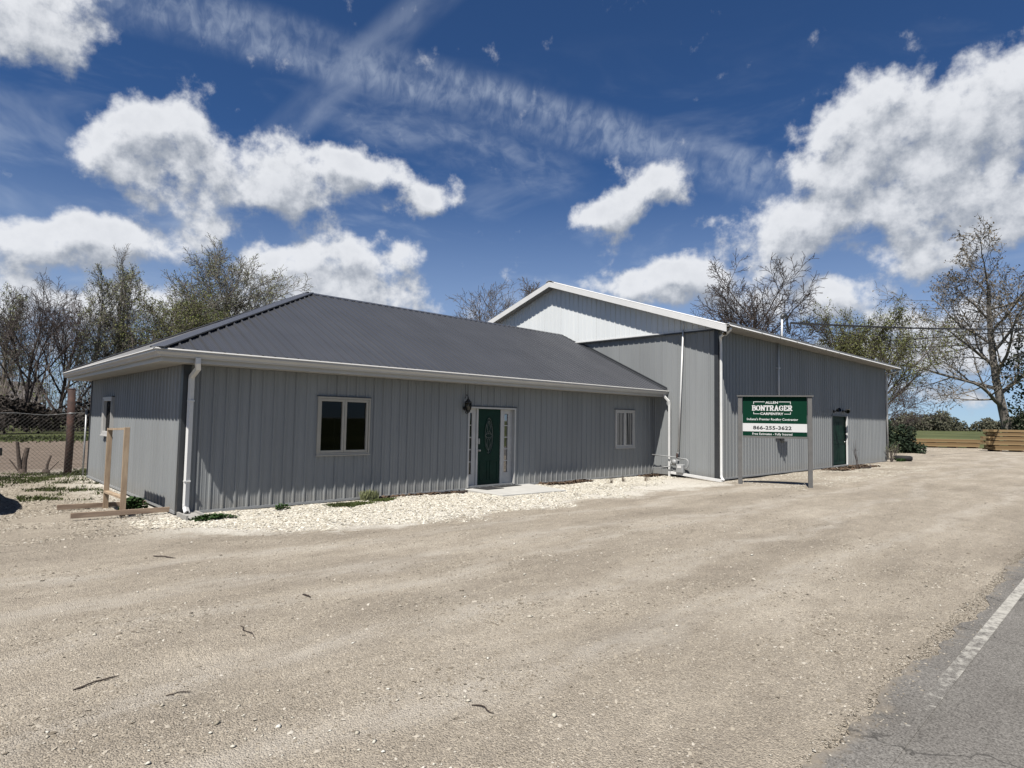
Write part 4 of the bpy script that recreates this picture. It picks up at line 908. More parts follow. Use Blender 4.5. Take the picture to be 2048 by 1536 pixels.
mb = MB(); mb.tube([(-.285,9.93,-.3),(-.27,9.93,1.0),(-.30,9.93,2.44)], .10, 18); mb.build('pipe','rust',PP,True)
mb = MB(); mb.lathe((-.30,9.93,2.44),[(.104,0),(.104,.012),(.06,.03)],18); mb.build('cap','rust',PP)
mb = MB(); mb.lathe((-.275,9.93,1.72),[(.105,0),(.108,.004),(.108,.03),(.105,.034)],18); mb.build('clamp_band','galvanised',PP)
def stump(loc, stems, label):
    t = thing('tree_stump', label, 'stump', loc, 'cut stumps behind the fence'); l = Vector(loc)
    mb = MB(); mb.lathe(l+Vector((0,0,-.1)),[(.15,0),(.11,.12),(.07,.22)],12); mb.build('root_base','stump_wood',t,True)
    for (dx,dy,h,r0,lean) in stems:
        a = l+Vector((dx*.4,dy*.4,0)); b = l+Vector((dx+lean,dy,h)); mb = MB(); m = a.lerp(b,.5)+Vector((random.uniform(-.03,.03),0,0))
        mb.tube([a,m,b],[r0*1.25,r0,r0*.85],9); mb.build('cut_stem','stump_wood',t)
stump((-1.24,11.0,-.05),[(-.05,0,.92,.050,-.10),(.08,.05,.74,.070,.02),(-.12,.1,.40,.018,-.18)],'cut stump with several upright stubs, nearest the left edge')
stump((-.72,10.6,-.05),[(.03,0,.52,.034,.07),(.08,.0,.34,.014,.22)],'low cut stump with a forked stub beside the pipe post')

# ------------------------------------------------------------------ stones, sticks, grass
OCT_V = np.array([(1,0,0),(0,1,0),(-1,0,0),(0,-1,0),(0,0,.75),(0,0,-.6),(.62,.62,.3),(-.62,.62,.25),(-.62,-.62,.3),(.62,-.62,.25)])
OCT_F = np.array([(4,0,6),(4,6,1),(4,1,7),(4,7,2),(4,2,8),(4,8,3),(4,3,9),(4,9,0),(5,6,0),(5,1,6),(5,7,1),(5,2,7),(5,8,2),(5,3,8),(5,9,3),(5,0,9)])
def stones(name, xy, size, material, label, sink=.0, flat=.78):
    OF = OCT_F if sink > .5 else OCT_F[:8]      # bedded stones need no underside
    n = len(xy); a = rng.uniform(0, 2*np.pi, n); sc = np.c_[size*rng.uniform(.75,1.35,n), size*rng.uniform(.6,1.0,n), size*flat*rng.uniform(.6,1.1,n)]
    j = 1+rng.uniform(-.28,.28,(n,len(OCT_V),1)); v = OCT_V[None]*j*sc[:,None,:]
    tx = rng.uniform(-.4,.4,n)[:,None]; z = v[:,:,2]+v[:,:,0]*tx
    c, s = np.cos(a)[:,None], np.sin(a)[:,None]
    X = v[:,:,0]*c-v[:,:,1]*s+xy[:,0:1]; Y = v[:,:,0]*s+v[:,:,1]*c+xy[:,1:2]
    Z = z+(hg(xy[:,0],xy[:,1])+sc[:,2]*sink*.5)[:,None]
    V = np.stack([X,Y,Z],-1).reshape(-1,3); F = (OF[None]+(np.arange(n)*len(OCT_V))[:,None,None]).reshape(-1,3)
    return tag(np_mesh(name, V, F, [material]), label, 'gravel', kind='stuff')
def in_view(x, y, margin=.08):
    dx, dy = x-CAM.x, y-CAM.y; f = dx*math.sin(YAW)+dy*math.cos(YAW); r = dx*math.cos(YAW)-dy*math.sin(YAW)
    return (f > .8) & (np.abs(r)/np.maximum(f,.1) < .8424+margin)
def patchy(x, y):
    return .5+.5*np.sin(1.7*x+.6*np.sin(2.1*y)+.8*y)*np.sin(2.3*y+.7*np.sin(1.3*x))
acc = []
def scatter(n, x0, x1, y0, y1, fn): 
    x = rng.uniform(x0,x1,n); y = rng.uniform(y0,y1,n); k = in_view(x,y) & fn(x,y) ; return np.c_[x[k],y[k]]
free = lambda x,y: (y > -10.78) & ~((x > -.03) & (y > -.06)) & ~((x>LX-.1)&(y>BY0-.06))
edgeR = lambda x,y: rng.uniform(0,1,len(x)) < (.10+.90*(.6*patchy(x,y)+.4*patchy(x*2.7+3,y*3.1+1))**2)
near = scatter(210000,-5,9,-10.8,-5.5,lambda x,y: free(x,y)&edgeR(x,y)&(rng.uniform(0,1,len(x)) < np.clip(5.5/np.hypot(x-CAM.x,y-CAM.y),0,1)**1.4))
stones('gravel', near, rng.lognormal(math.log(.0058),.45,len(near)).clip(.0028,.022), 'stones_tan', 'small tan stones scattered over the near part of the lot')
midg = scatter(150000,-6,34,-10.6,-.2,lambda x,y: free(x,y)&edgeR(x,y)&(np.hypot(x-CAM.x,y-CAM.y)>5.5)&(rng.uniform(0,1,len(x)) < np.clip(9/np.hypot(x-CAM.x,y-CAM.y),0,1)**1.2))
stones('gravel', midg, rng.lognormal(math.log(.009),.42,len(midg)).clip(.004,.03), 'stones_tan', 'tan stones scattered over the far part of the lot')
disc0 = lambda n,cx,cy,rx,ry: np.c_[rng.normal(cx,rx*.5,n), rng.normal(cy,ry*.5,n)]
big = scatter(240,-5,7,-10.7,-4.,lambda x,y: free(x,y)); stones('gravel', big, rng.lognormal(math.log(.012),.35,len(big)).clip(.006,.026), 'stones_lime', 'larger pale stones lying loose on the lot', sink=.7)
nb = disc0(220,-2.2,-8.9,1.6,1.2); stones('gravel', nb, rng.lognormal(math.log(.0095),.35,len(nb)).clip(.005,.02), 'stones_lime', 'cluster of pale stones in the lower left foreground', sink=.7)
ed = rng.uniform(-1,14,7000); edg = np.c_[ed, -10.74-np.abs(rng.normal(0,.12,7000))+rng.normal(0,.03,7000)]; edg = edg[in_view(edg[:,0],edg[:,1])]
stones('gravel', edg, rng.lognormal(math.log(.0062),.4,len(edg)).clip(.003,.016), 'stones_tan', 'gravel crumbs along the broken road edge', sink=1.3)
lim_edge = lambda x: -np.interp(x,[-.6,.2,1,2.3,4.3,7.4,10.6,13,15],[1.3,2.4,3.1,3.6,3.8,3.6,3.0,2.0,1.2])
limefn = lambda x,y: free(x,y) & ~((x>6.6)&(x<8.85)&(y>-1.5)) & (y > lim_edge(x)*(.70+.38*patchy(x*1.3,y)) ) & (rng.uniform(0,1,len(x)) < np.clip(1.2-(y/lim_edge(x))**2*1.05,.06,1))
lime = scatter(86000,-.8,15.1,-4.1,-.03,limefn)
stones('white_gravel', lime, rng.lognormal(math.log(.0155),.42,len(lime)).clip(.007,.038), 'stones_lime', 'pale crushed limestone spread along the office front')
lime2 = scatter(7000,14.6,30,-5.5,-2.5,lambda x,y: free(x,y)&(patchy(x*.8,y*.8)>.45)); stones('white_gravel', lime2, rng.uniform(.010,.022,len(lime2)), 'stones_lime', 'pale stones along the barn side wall')
left = scatter(16000,-3.2,-.05,-1.5,9,lambda x,y: free(x,y)&(patchy(x,y)>.25)); stones('gravel', left, rng.lognormal(math.log(.014),.4,len(left)).clip(.006,.032), 'stones_tan', 'stones scattered beside the office end wall')
def stick(p, q, r, label, bend=.03):
    p, q = Vector((*p,0)), Vector((*q,0)); p.z = float(hg(p.x,p.y))+r; q.z = float(hg(q.x,q.y))+r*1.3; t = (q-p); nrm = Vector((-t.y,t.x,0)).normalized(); mb = MB(); rr_ = random.Random(label)
    mb.tube([p.lerp(q,i/6)+nrm*rr_.uniform(-bend,bend)*math.sin(math.pi*i/6+.2)+Vector((0,0,.006*math.sin(math.pi*i/6))) for i in range(7)],[r*.7,r,r,r*.9,r,r*.8,r*.4],6)
    o = mb.build('stick','stick'); return tag(o, label, 'stick', 'sticks on the gravel')
stick((-2.54,-7.16),(-2.27,-7.10),.0055,'longest dark twig lying on the gravel at lower left',.015)
stick((-2.12,-7.66),(-1.98,-7.70),.004,'bent twig just right of the long twig at lower left',.02)
stick((-1.28,-6.63),(-1.297,-6.99),.004,'thin crooked twig in the middle of the lower left gravel',.03)
stick((-1.15,-3.24),(-.98,-3.56),.007,'dark twig on the gravel below the lumber stand',.015)
stick((-.75,-9.08),(-.71,-9.25),.0045,'short curved twig at the bottom centre of the lot',.035)
stick((-.47,-6.08),(-.46,-6.24),.008,'stubby dark twig left of the middle of the lot',.01)
stick((6.15,-.40),(6.50,-.30),.035,'dark chunk of wood lying left of the entrance slab',.01)
def blades(name, xy, h, w, material, label, lean=.5, parent=None, cat='grass', kind='stuff', wide=False):
    n = len(xy); a = rng.uniform(0,2*np.pi,n); b = rng.uniform(0,2*np.pi,n); hh = h*rng.uniform(.5,1.15,n); ww = w*rng.uniform(.6,1.3,n); z = hg(xy[:,0],xy[:,1])-.005
    l1 = lean*rng.uniform(.1,1,n)*hh
    P = np.c_[xy, z]; dx = np.c_[np.cos(a)*ww,np.sin(a)*ww,0*a]; up = np.c_[np.cos(b)*l1*.4,np.sin(b)*l1*.4,hh*.6]; tp = np.c_[np.cos(b)*l1,np.sin(b)*l1,hh]
    V = np.stack([P-dx,P+dx,P+up+dx*(1.3 if wide else .8),P+up-dx*(1.3 if wide else .8),P+tp],1).reshape(-1,3); o = np.arange(n)[:,None]*5
    F = np.concatenate([o+np.array([0,1,2]),o+np.array([0,2,3]),o+np.array([3,2,4])])
    ob = np_mesh(name, V, F, [material], parent=parent)
    return tag(ob, label, cat, kind=kind) if parent is None else ob
def disc(n, cx, cy, rx, ry): 
    r = np.sqrt(rng.uniform(0,1,n)); a = rng.uniform(0,2*np.pi,n); f = rng.uniform(0,6.28,3)
    r = r*(.78+.20*np.sin(2*a+f[0])+.16*np.sin(3*a+f[1])+.12*np.sin(7*a+f[2]))*(1+rng.normal(0,.10,n)); return np.c_[cx+rx*r*np.cos(a), cy+ry*r*np.sin(a)]
blades('grass_clump', np.concatenate([disc(2600,3.05,-.62,.50,.38)]), .055, .008, 'grass_green', 'thick dark green grass clump on the white gravel below the wide window', 1.2, kind=None)
blades('grass_clump', disc(1300,4.0,-.42,.30,.22), .05, .008, 'grass_green', 'smaller green grass clump by the wall right of the wide window', 1.2, kind=None)
blades('weed', disc(420,3.80,-.14,.20,.10), .22, .012, 'leaf_pale', 'dry pale weed tuft against the office wall', .5, cat='weed', kind=None)
def leafy(c, rx, ry, h, n, ls, label, material='leaf_weed'):
    k = len(range(n)); a = rng.uniform(0,2*np.pi,k); q = np.sqrt(rng.uniform(0,1,k))*(.75+.25*np.sin(3*a+c[0]*5)); hh = h*(1-q**2*.75)*rng.uniform(.25,1,k)
    P = np.c_[c[0]+rx*q*np.cos(a), c[1]+ry*q*np.sin(a), 0*a]; P[:,2] = hg(P[:,0],P[:,1])+hh
    az = a+rng.normal(0,.9,k); el = rng.uniform(-.2,.9,k); u = np.c_[np.cos(az)*np.cos(el),np.sin(az)*np.cos(el),np.sin(el)]; w = np.c_[-np.sin(az),np.cos(az),rng.normal(0,.5,k)]; s_ = ls*rng.uniform(.5,1.3,(k,1))
    V = np.stack([P-u*s_,P-w*s_*.42,P+u*s_,P+w*s_*.42],1).reshape(-1,3)
    return tag(np_mesh('weed',V,np.arange(4*k).reshape(-1,4),[material]),label,'weed')
leafy((1.72,-.42),.17,.13,.13,260,.030,'small leafy weed in the white gravel near the office corner')
leafy((.32,-.80),.46,.20,.10,900,.028,'green weeds growing around the splash block')
leafy((-.45,1.12),.27,.36,.30,700,.045,'leafy green weed growing inside the lumber stand')
for i,(x,y,l) in enumerate(((11.3,-1.1,'leftmost wispy dry weed on the white gravel right of the slab'),(12.2,-.9,'middle wispy dry weed on the white gravel below the narrow window'),(13.0,-1.2,'rightmost wispy dry weed on the white gravel near the gas meter'))):
    blades('weed', disc(30,x,y,.10,.07), .22, .004, 'leaf_dry', l, .5, cat='weed', kind=None)
def patch_grass(n, x0,x1,y0,y1, th):
    x = rng.uniform(x0,x1,n); y = rng.uniform(y0,y1,n); k = (rng.uniform(0,1,n)**.5 < np.clip((.5*patchy(x*1.2+1,y*.9)+.5*patchy(x*2.9,y*2.3+2)-th+.12)*2.2,0,1)) & ~((x>-.05)&(y<D+.1)&(y>-.1)); return np.c_[x[k],y[k]]
blades('grass', np.concatenate([patch_grass(17000,-4,.0,6.6,10.6,.38), patch_grass(9000,-1.9,-.25,3.6,6.6,.62), disc(500,-1.15,5.6,.6,.5), patch_grass(5000,0,3,9,11.5,.3)]), .07, .009, 'grass_green', 'patchy short grass around the fence and pipe post', 1.1)
blades('grass', np.concatenate([np.c_[rng.uniform(-8,12,6000), rng.normal(39,2.4,6000)]]), .16, .05, 'grass_green', 'grass strip along the far side of the dirt yard', 1.0)
def litter(n, x0,x1,y0,y1,label):
    xy = np.c_[rng.uniform(x0,x1,n), rng.uniform(y0,y1,n)]; a = rng.uniform(0,6.28,n); s = rng.uniform(.02,.05,n); z = hg(xy[:,0],xy[:,1])+rng.uniform(.004,.04,n)
    P = np.c_[xy,z]; u = np.c_[np.cos(a)*s,np.sin(a)*s,rng.uniform(-.6,.6,n)*s]; v = np.c_[-np.sin(a)*s*.6,np.cos(a)*s*.6,rng.uniform(-.6,.6,n)*s]
    V = np.stack([P-u-v,P+u-v,P+u+v,P-u+v],1).reshape(-1,3); tag(np_mesh('leaf_litter',V,np.arange(4*n).reshape(-1,4),['leaf_dry']),label,'leaf litter',kind='stuff')
litter(900,9.3,11.3,-.45,-.05,'brown leaf litter along the wall right of the entrance slab'); litter(300,14.2,15.1,-.5,-.02,'brown leaf litter in the corner behind the gas meter'); litter(900,23.5,28.6,-3.5,-2.6,'brown leaf litter below the dark green barn door'); litter(250,4.0,6.4,-.2,-.04,'brown leaf litter along the wall left of the entrance slab')
# sapling stems and brush by the barn
def shrub(name, loc, stems, h, spread, label, leaf=None, nl=0, r=.012, bark='bark'):
    t = thing(name, label, 'shrub', loc); mb = MB(); l = Vector(loc); tips = []; rs = random.Random(label)
    for k in range(stems):
        a = rs.uniform(0,6.28); d = Vector((math.cos(a)*spread*rs.uniform(.2,1), math.sin(a)*spread*rs.uniform(.2,1), h*rs.uniform(.6,1)))
        p = [l+d*q+Vector((rs.uniform(-.03,.03),rs.uniform(-.03,.03),0)) for q in (0,.3,.6,1)]; mb.tube(p,[r,r*.8,r*.6,r*.2],5); tips += p[1:]
        for _ in range(3):
            b = p[2]+Vector((rs.uniform(-.2,.2),rs.uniform(-.2,.2),rs.uniform(.05,.3)))*min(1,h*.6); mb.tube([p[rs.randint(1,2)],b],[r*.5,r*.15],4); tips.append(b)
    mb.build('stem',bark,t)
    if nl:
        m2 = MB()
        for _ in range(nl):
            c = rs.choice(tips)+Vector((rs.gauss(0,.07),rs.gauss(0,.07),rs.gauss(0,.07))); u = Vector((rs.gauss(0,1),rs.gauss(0,1),rs.gauss(0,.6))).normalized()*.03; v = u.cross(Vector((rs.gauss(0,1),rs.gauss(0,1),1))).normalized()*.016
            m2.quad(c-u,c-v,c+u,c+v)
        m2.build('foliage',leaf,t)
shrub('sapling',(25.75,-3.35,-.05),3,1.25,.22,'thin bare sapling stems standing before the barn door',r=.014,bark='bark_dark')
shrub('brush_clump',(33.2,-2.75,-.05),16,1.15,.55,'scraggly brush at the far corner of the barn','leaf_pale',160)
mb = MB(); mb.tube([(25.9,-3.42,-.02),(26.4,-3.62,-.01),(26.75,-3.6,.0),(26.95,-3.5,.13)],[.03,.035,.028,.012],7); tag(mb.build('fallen_branch','stick'),'dark branch lying at the foot of the bare sapling','branch')
TY = thing('tire','black tire lying flat on the gravel past the barn corner','tire',(35.2,-2.8,-.05))
mb = MB(); mb.lathe((35.2,-2.8,-.05),[(.24,.02),(.36,.0),(.43,.05),(.44,.14),(.43,.22),(.36,.27),(.24,.25),(.24,.02)],24); mb.build('tread','rubber',TY,True)
blades('weed', disc(240,34.3,-2.95,.7,.12), .16, .02, 'leaf_weed', 'green weeds at the foot of the black tire', .8, cat='weed', kind=None, wide=True)

# ------------------------------------------------------------------ lumber stacks
def lumber_stack(name, o, L_, along, depth, courses, label, skew=0.):
    t = thing(name, label, 'lumber stack', o, 'lumber stacks at the field edge'); o = Vector(o); al = Vector(along).normalized(); dp = Vector((-al.y,al.x,0)); z = o.z+.12; rs = random.Random(label)
    for k in range(4):
        mb = MB(); c = o+al*(L_*(.08+.28*k))+dp*depth/2; mb.obox((c.x,c.y,o.z+.06),al*.08,dp*depth/2,(0,0,.06)); mb.build('bearer','lumber_dark',t)
    for ci,h in enumerate(courses):
        a0 = rs.uniform(-.2,.2); ln = L_+rs.uniform(-.4,.2); nb = max(1,int(round(h/.14))); mb = MB()
        for b in range(nb):
            for w in range(max(2,int(depth/.28))):
                ww = depth/max(2,int(depth/.28)); e0 = rs.uniform(-.10,.10); hh = h/nb
                c = o+al*(a0+ln/2+e0)+dp*(ww*(w+.5)+rs.uniform(-.01,.01)); mb.obox((c.x,c.y,z+hh*(b+.5)),al*(ln/2),dp*(ww/2-.006),(0,0,hh/2-.005))
        mb.build('board_bundle','lumber_yard',t); z += h
        if ci < len(courses)-1:
            for k in range(4):
                mb = MB(); c = o+al*(L_*(.06+.29*k))+dp*depth/2; mb.obox((c.x,c.y,z+.0275),al*.05,dp*depth/2,(0,0,.0275)); mb.build('sticker','lumber_dark',t)
            z += .055
lumber_stack('lumber_stack',(62.2,3.05,-.05),6.6,(.722,-.692,0),1.2,(.34,.28),'low stack of brown lumber at the field edge past the barn')
lumber_stack('lumber_stack',(58.9,-3.5,-.05),6.2,(.722,-.692,0),1.3,(.36,.32,.30,.26,.20),'tall stack of brown lumber at the right edge')

# ------------------------------------------------------------------ trees
class Tree:
    def __init__(s, seed): s.r = random.Random(seed); s.tv=[]; s.tf=[]; s.cv=[]; s.cf=[]; s.cm=[]; s.lv=[]
    def tube(s, pts, rs, n, crown):
        V_, F_ = (s.cv, s.cf) if crown else (s.tv, s.tf); o = len(V_); t = (pts[-1]-pts[0]).normalized()
        a = t.cross(Vector((.3,.5,.8))).normalized(); b = t.cross(a)
        cs = [(math.cos(2*math.pi*k/n), math.sin(2*math.pi*k/n)) for k in range(n)]
        for p, r in zip(pts, rs):
            for c_, s_ in cs: V_.append((p.x+(a.x*c_+b.x*s_)*r, p.y+(a.y*c_+b.y*s_)*r, p.z+(a.z*c_+b.z*s_)*r))
        for i in range(len(pts)-1):
            for k in range(n):
                k2 = (k+1)%n; F_.append((o+i*n+k,o+i*n+k2,o+(i+1)*n+k2)); F_.append((o+i*n+k,o+(i+1)*n+k2,o+(i+1)*n+k))
                if crown: s.cm += [0,0]
    def grow(s, p, d, L, r, lvl, P):
        R_ = s.r; ns = (7,5,4,3,2,2)[lvl]; pts = [p.copy()]; rs = [r]; ds = [d.copy()]; last = lvl >= P['levels']
        for i in range(ns):
            w = P['wob'][lvl]; d = (d+Vector((R_.gauss(0,w),R_.gauss(0,w),R_.gauss(0,w)*.6+P['up'][lvl]))).normalized()
            p = p+d*(L/ns); pts.append(p.copy()); ds.append(d.copy()); f = (i+1)/ns; rs.append(max(P['rmin'], r*(1-f*(.62 if lvl == 0 else .72))))
        s.tube(pts, rs, (9,6,5,3,3,3)[lvl], lvl >= 3)
        if last:
            for _ in range(P['leaf']):
                q = pts[R_.randint(1,ns)]; s.lv.append(q+Vector((R_.gauss(0,.12),R_.gauss(0,.12),R_.gauss(0,.12))))
            return
        nc = P['n'][lvl]; ph = R_.uniform(0,6.28)
        for k in range(nc):
            t = P['t0'][lvl]+(1-P['t0'][lvl])*((k+R_.uniform(.1,.9))/nc); fi = t*ns; i = min(int(fi),ns-1); q = pts[i].lerp(pts[i+1],fi-i); dd = ds[i+1]
            ph += 2.4+R_.uniform(-.4,.4); a = dd.cross(Vector((.31,.52,.80))).normalized(); b = dd.cross(a); side = a*math.cos(ph)+b*math.sin(ph)
            an = R(P['ang'][lvl]*R_.uniform(.65,1.3)); nd = (dd*math.cos(an)+side*math.sin(an)).normalized()
            s.grow(q, nd, L*P['len'][lvl]*(1.15-.55*t if lvl == 0 else 1.05-.3*t)*R_.uniform(.75,1.2), max(P['rmin'], (rs[i]+(rs[i+1]-rs[i])*(fi-i))*P['rr'][lvl]), lvl+1, P)
def tree(name, label, base, H, style, seed, bark='bark', leaf=None, leaves=0, lsize=.09, group=None, r0=None, fat=1.0, drop=None):
    P = dict(levels=4, wob=(.05,.13,.17,.2,.2,.2), up=(.04,.05,.05,.03,.02,0), n=(8,6,6,5,4), t0=(.35,.25,.2,.15,.1), ang=(42,42,42,42,42), len=(.55,.6,.55,.55,.5), rr=(.55,.55,.55,.6,.6), rmin=.011*fat, leaf=leaves)
    P.update(style); T = Tree(seed); b = Vector(base); top = P.pop('trunk', .75)
    T.grow(b-Vector((0,0,.2)), Vector((P.get('lean',0),0,1)).normalized(), H*top, r0 or H*.016, 0, P)
    t = thing(name, label, 'tree', base, group)
    # scale so that the tallest twig reaches H
    z = max(v[2] for v in T.cv)-b.z; k = H/z
    tv = np.array(T.tv); tv = (tv-np.array(b))*np.array((k,k,k))+np.array(b); np_mesh('trunk', tv, np.array(T.tf), [bark], parent=t, smooth=True)
    cv = (np.array(T.cv)-np.array(b))*k+np.array(b); cf = np.array(T.cf); mats = [bark]; mi = np.zeros(len(cf),int)
    if leaf and T.lv:
        C = (np.array([tuple(v) for v in T.lv])-np.array(b))*k+np.array(b); n = len(C); rg = np.random.default_rng(seed)
        u = rg.normal(0,1,(n,3)); u /= np.linalg.norm(u,axis=1)[:,None]; w = rg.normal(0,1,(n,3)); v = np.cross(u,w); v /= np.linalg.norm(v,axis=1)[:,None]; s = lsize*rg.uniform(.5,1.4,(n,1))
        LV = np.stack([C-u*s,C-v*s*.6,C+u*s,C+v*s*.6],1).reshape(-1,3); o = len(cv)+np.arange(n)[:,None]*4
        cf = np.concatenate([cf,o+np.array([0,1,2]),o+np.array([0,2,3])]); mi = np.concatenate([mi,np.ones(2*n,int)]); cv = np.concatenate([cv,LV]); mats = [bark,leaf]
    np_mesh('crown', cv, cf, mats, mi, parent=t); return t
VASE = dict(trunk=.62, n=(11,7,6,5), ang=(38,36,38,40), len=(.85,.6,.55,.5), t0=(.32,.2,.2,.1), up=(.03,.06,.05,.03,0,0))
UPR = dict(trunk=.92, n=(22,5,5,4), ang=(24,28,32,35), len=(.30,.55,.55,.5), t0=(.18,.2,.2,.1), up=(.05,.12,.08,.04,0,0), rr=(.35,.55,.6,.6))
WIDE = dict(trunk=.55, n=(10,7,6,5), ang=(58,45,42,42), len=(.95,.62,.55,.5), t0=(.30,.2,.2,.1), up=(.02,.03,.03,.02,0,0))
FINE = dict(trunk=.45, n=(12,7,7,6), ang=(40,30,28,28), len=(1.05,.62,.6,.55), t0=(.25,.15,.15,.1), up=(.02,.05,.07,.05,.0,0), rmin=.010)
MULTI = dict(trunk=.6, n=(11,7,6,5), ang=(28,34,36,38), len=(1.0,.6,.55,.5), t0=(.08,.25,.2,.1), up=(.03,.08,.06,.03,0,0), rr=(.7,.55,.55,.6))
GL_ = 'trees beyond the yard at left'
LT = [((1.6,62,0),14.0,UPR,'bark_grey','leaf_pale',2,'slim pale-leaved tree at the left edge of the woods'),
((3.0,57,0),14.6,MULTI,'bark_dark','leaf_bud',0,'dark bare many-stemmed tree at the left of the woods'),
((5.6,60,0),13.6,MULTI,'bark_red','leaf_bud',0,'reddish bare tree just right of the dark many-stemmed tree'),
((7.7,56,0),15.8,UPR,'bark_grey','leaf_pale',2,'upright green-leaved poplar, left one of a close pair'),
((9.0,57,0),16.8,UPR,'bark_grey','leaf_pale',2,'upright green-leaved poplar, right one of a close pair'),
((10.8,61,0),19.0,UPR,'bark_grey','leaf_bud',0,'tall thin bare tree rising beside the green poplars'),
((12.6,53,0),15.0,VASE,'bark','leaf_olive',7,'leaning olive-green leafy tree behind the office eave'),
((15.4,54,0),13.8,FINE,'bark','leaf_green',6,'bushy bright green tree in front of the tallest left tree'),
((18.4,57.5,0),21.6,dict(VASE,n=(13,8,7,6),len=(.66,.62,.55,.5)),'bark_grey','leaf_pale',4,'tallest round-crowned tree behind the office roof'),
((22.4,60,0),16.5,VASE,'bark_grey','leaf_pale',2,'pale spreading tree right of the tallest round-crowned tree'),
((27.4,63,0),15.5,FINE,'bark','leaf_bud',0,'fine-twigged bare tree touching the office hip')]
for i,(b,H,st,bk,lf,nl,lab) in enumerate(LT): tree('woodland_tree',lab,b,H,st,100+i,bk,lf,nl,.066,GL_,fat=1.9 if H > 20 else 1.35)
GB = 'trees behind the buildings'
tree('bare_tree','bare tree with upright limbs behind the left slope of the gable',(46.8,45.5,0),20.5,MULTI,31,'bark','leaf_bud',1,.06,GB,fat=2.2)
tree('bare_tree','small bare tree just right of the one behind the gable slope',(52.5,43.5,0),21.0,UPR,32,'bark','leaf_bud',1,.06,GB,fat=2.2)
tree('bare_tree','large bare spreading tree rising over the barn roof',(57.0,16.6,0),18.9,dict(WIDE,n=(14,8,6,5),ang=(46,40,40,42),len=(.60,.60,.55,.5),up=(.02,.07,.06,.03,0,0)),33,'bark_dark',None,0,.06,GB,fat=1.6)
tree('willow_tree','round fine-twigged tree with fresh green haze past the barn roof',(66.5,7.6,0),15.2,dict(FINE,n=(18,9,7,6),trunk=.42,ang=(36,24,24,24),len=(1.15,.5,.5,.45),t0=(.15,.2,.15,.1),up=(.02,.05,.08,.05,0,0)),34,'bark','leaf_olive',4,.075,GB,fat=1.3)
tree('bare_tree','low bare tree reaching out from behind the barn far corner',(56.5,4.0,0),7.8,WIDE,35,'bark_dark',None,0,.05,GB)
tree('cottonwood_tree','big budding tree with thick trunk at the right edge',(86.5,-1.1,0),26.0,dict(WIDE,n=(14,8,6,5),trunk=.70,len=(.55,.62,.55,.5),t0=(.22,.2,.2,.1)),36,'bark_grey','leaf_bud',2,.12,GB,r0=.52,fat=1.9)
# ivy on the big right tree
def leaf_mass(name, centers, n, size, material, parent=None, label=None, cat=None, kind=None, seed=1, squash=1.):
    rg = np.random.default_rng(seed); C = np.array([c[:3] for c in centers]); S = np.array([c[3] for c in centers]); w = S**2/np.sum(S**2); k = rg.choice(len(C), n, p=w)
    d = rg.normal(0,1,(n,3)); d /= np.linalg.norm(d,axis=1)[:,None]; r = S[k]*rg.uniform(.35,1.05,n)**.7; P = C[k]+d*r[:,None]*np.array((1,1,squash)); P[:,2] = np.maximum(P[:,2], -.02)
    u = rg.normal(0,1,(n,3)); u /= np.linalg.norm(u,axis=1)[:,None]; q = rg.normal(0,1,(n,3)); v = np.cross(u,q); v /= np.linalg.norm(v,axis=1)[:,None]; s = size*rg.uniform(.5,1.5,(n,1))
    V = np.stack([P-u*s,P-v*s*.7,P+u*s,P+v*s*.7],1).reshape(-1,3); o = np_mesh(name, V, np.arange(4*n).reshape(-1,4), [material] if isinstance(material,str) else material, parent=parent)
    return tag(o,label,cat,kind=kind) if parent is None else o
rs = random.Random(8)
IV = thing('ivy_vine','dark ivy climbing the trunk of the big right-hand tree','ivy',(86.5,-1.1,0))
leaf_mass('foliage',[(86.3+rs.gauss(0,.4),-1.3-abs(rs.gauss(0,1.6)),z,1.1+.25*math.sin(z)) for z in np.linspace(.8,13.5,26)],2300,.15,'leaf_ivy',IV,seed=3)
# evergreen at the barn corner
EV = thing('evergreen_shrub','dark spreading evergreen just past the barn corner','shrub',(47.5,1.2,0))
mb = MB(); mb.tube([(47.5,1.2,-.1),(47.5,1.2,2.2)],[.12,.05],7); mb.build('trunk','bark_dark',EV)
rs = random.Random(12)
leaf_mass('foliage',[(47.3+rs.gauss(0,.5),1.3+rs.gauss(0,1.1),rs.uniform(.3,2.3),rs.uniform(.45,.8)) for _ in range(16)]+[(47.2+rs.gauss(0,.3),-.1+rs.gauss(0,.35),rs.uniform(.2,.8),rs.uniform(.45,.65)) for _ in range(9)],9000,.085,'leaf_dark',EV,seed=4)
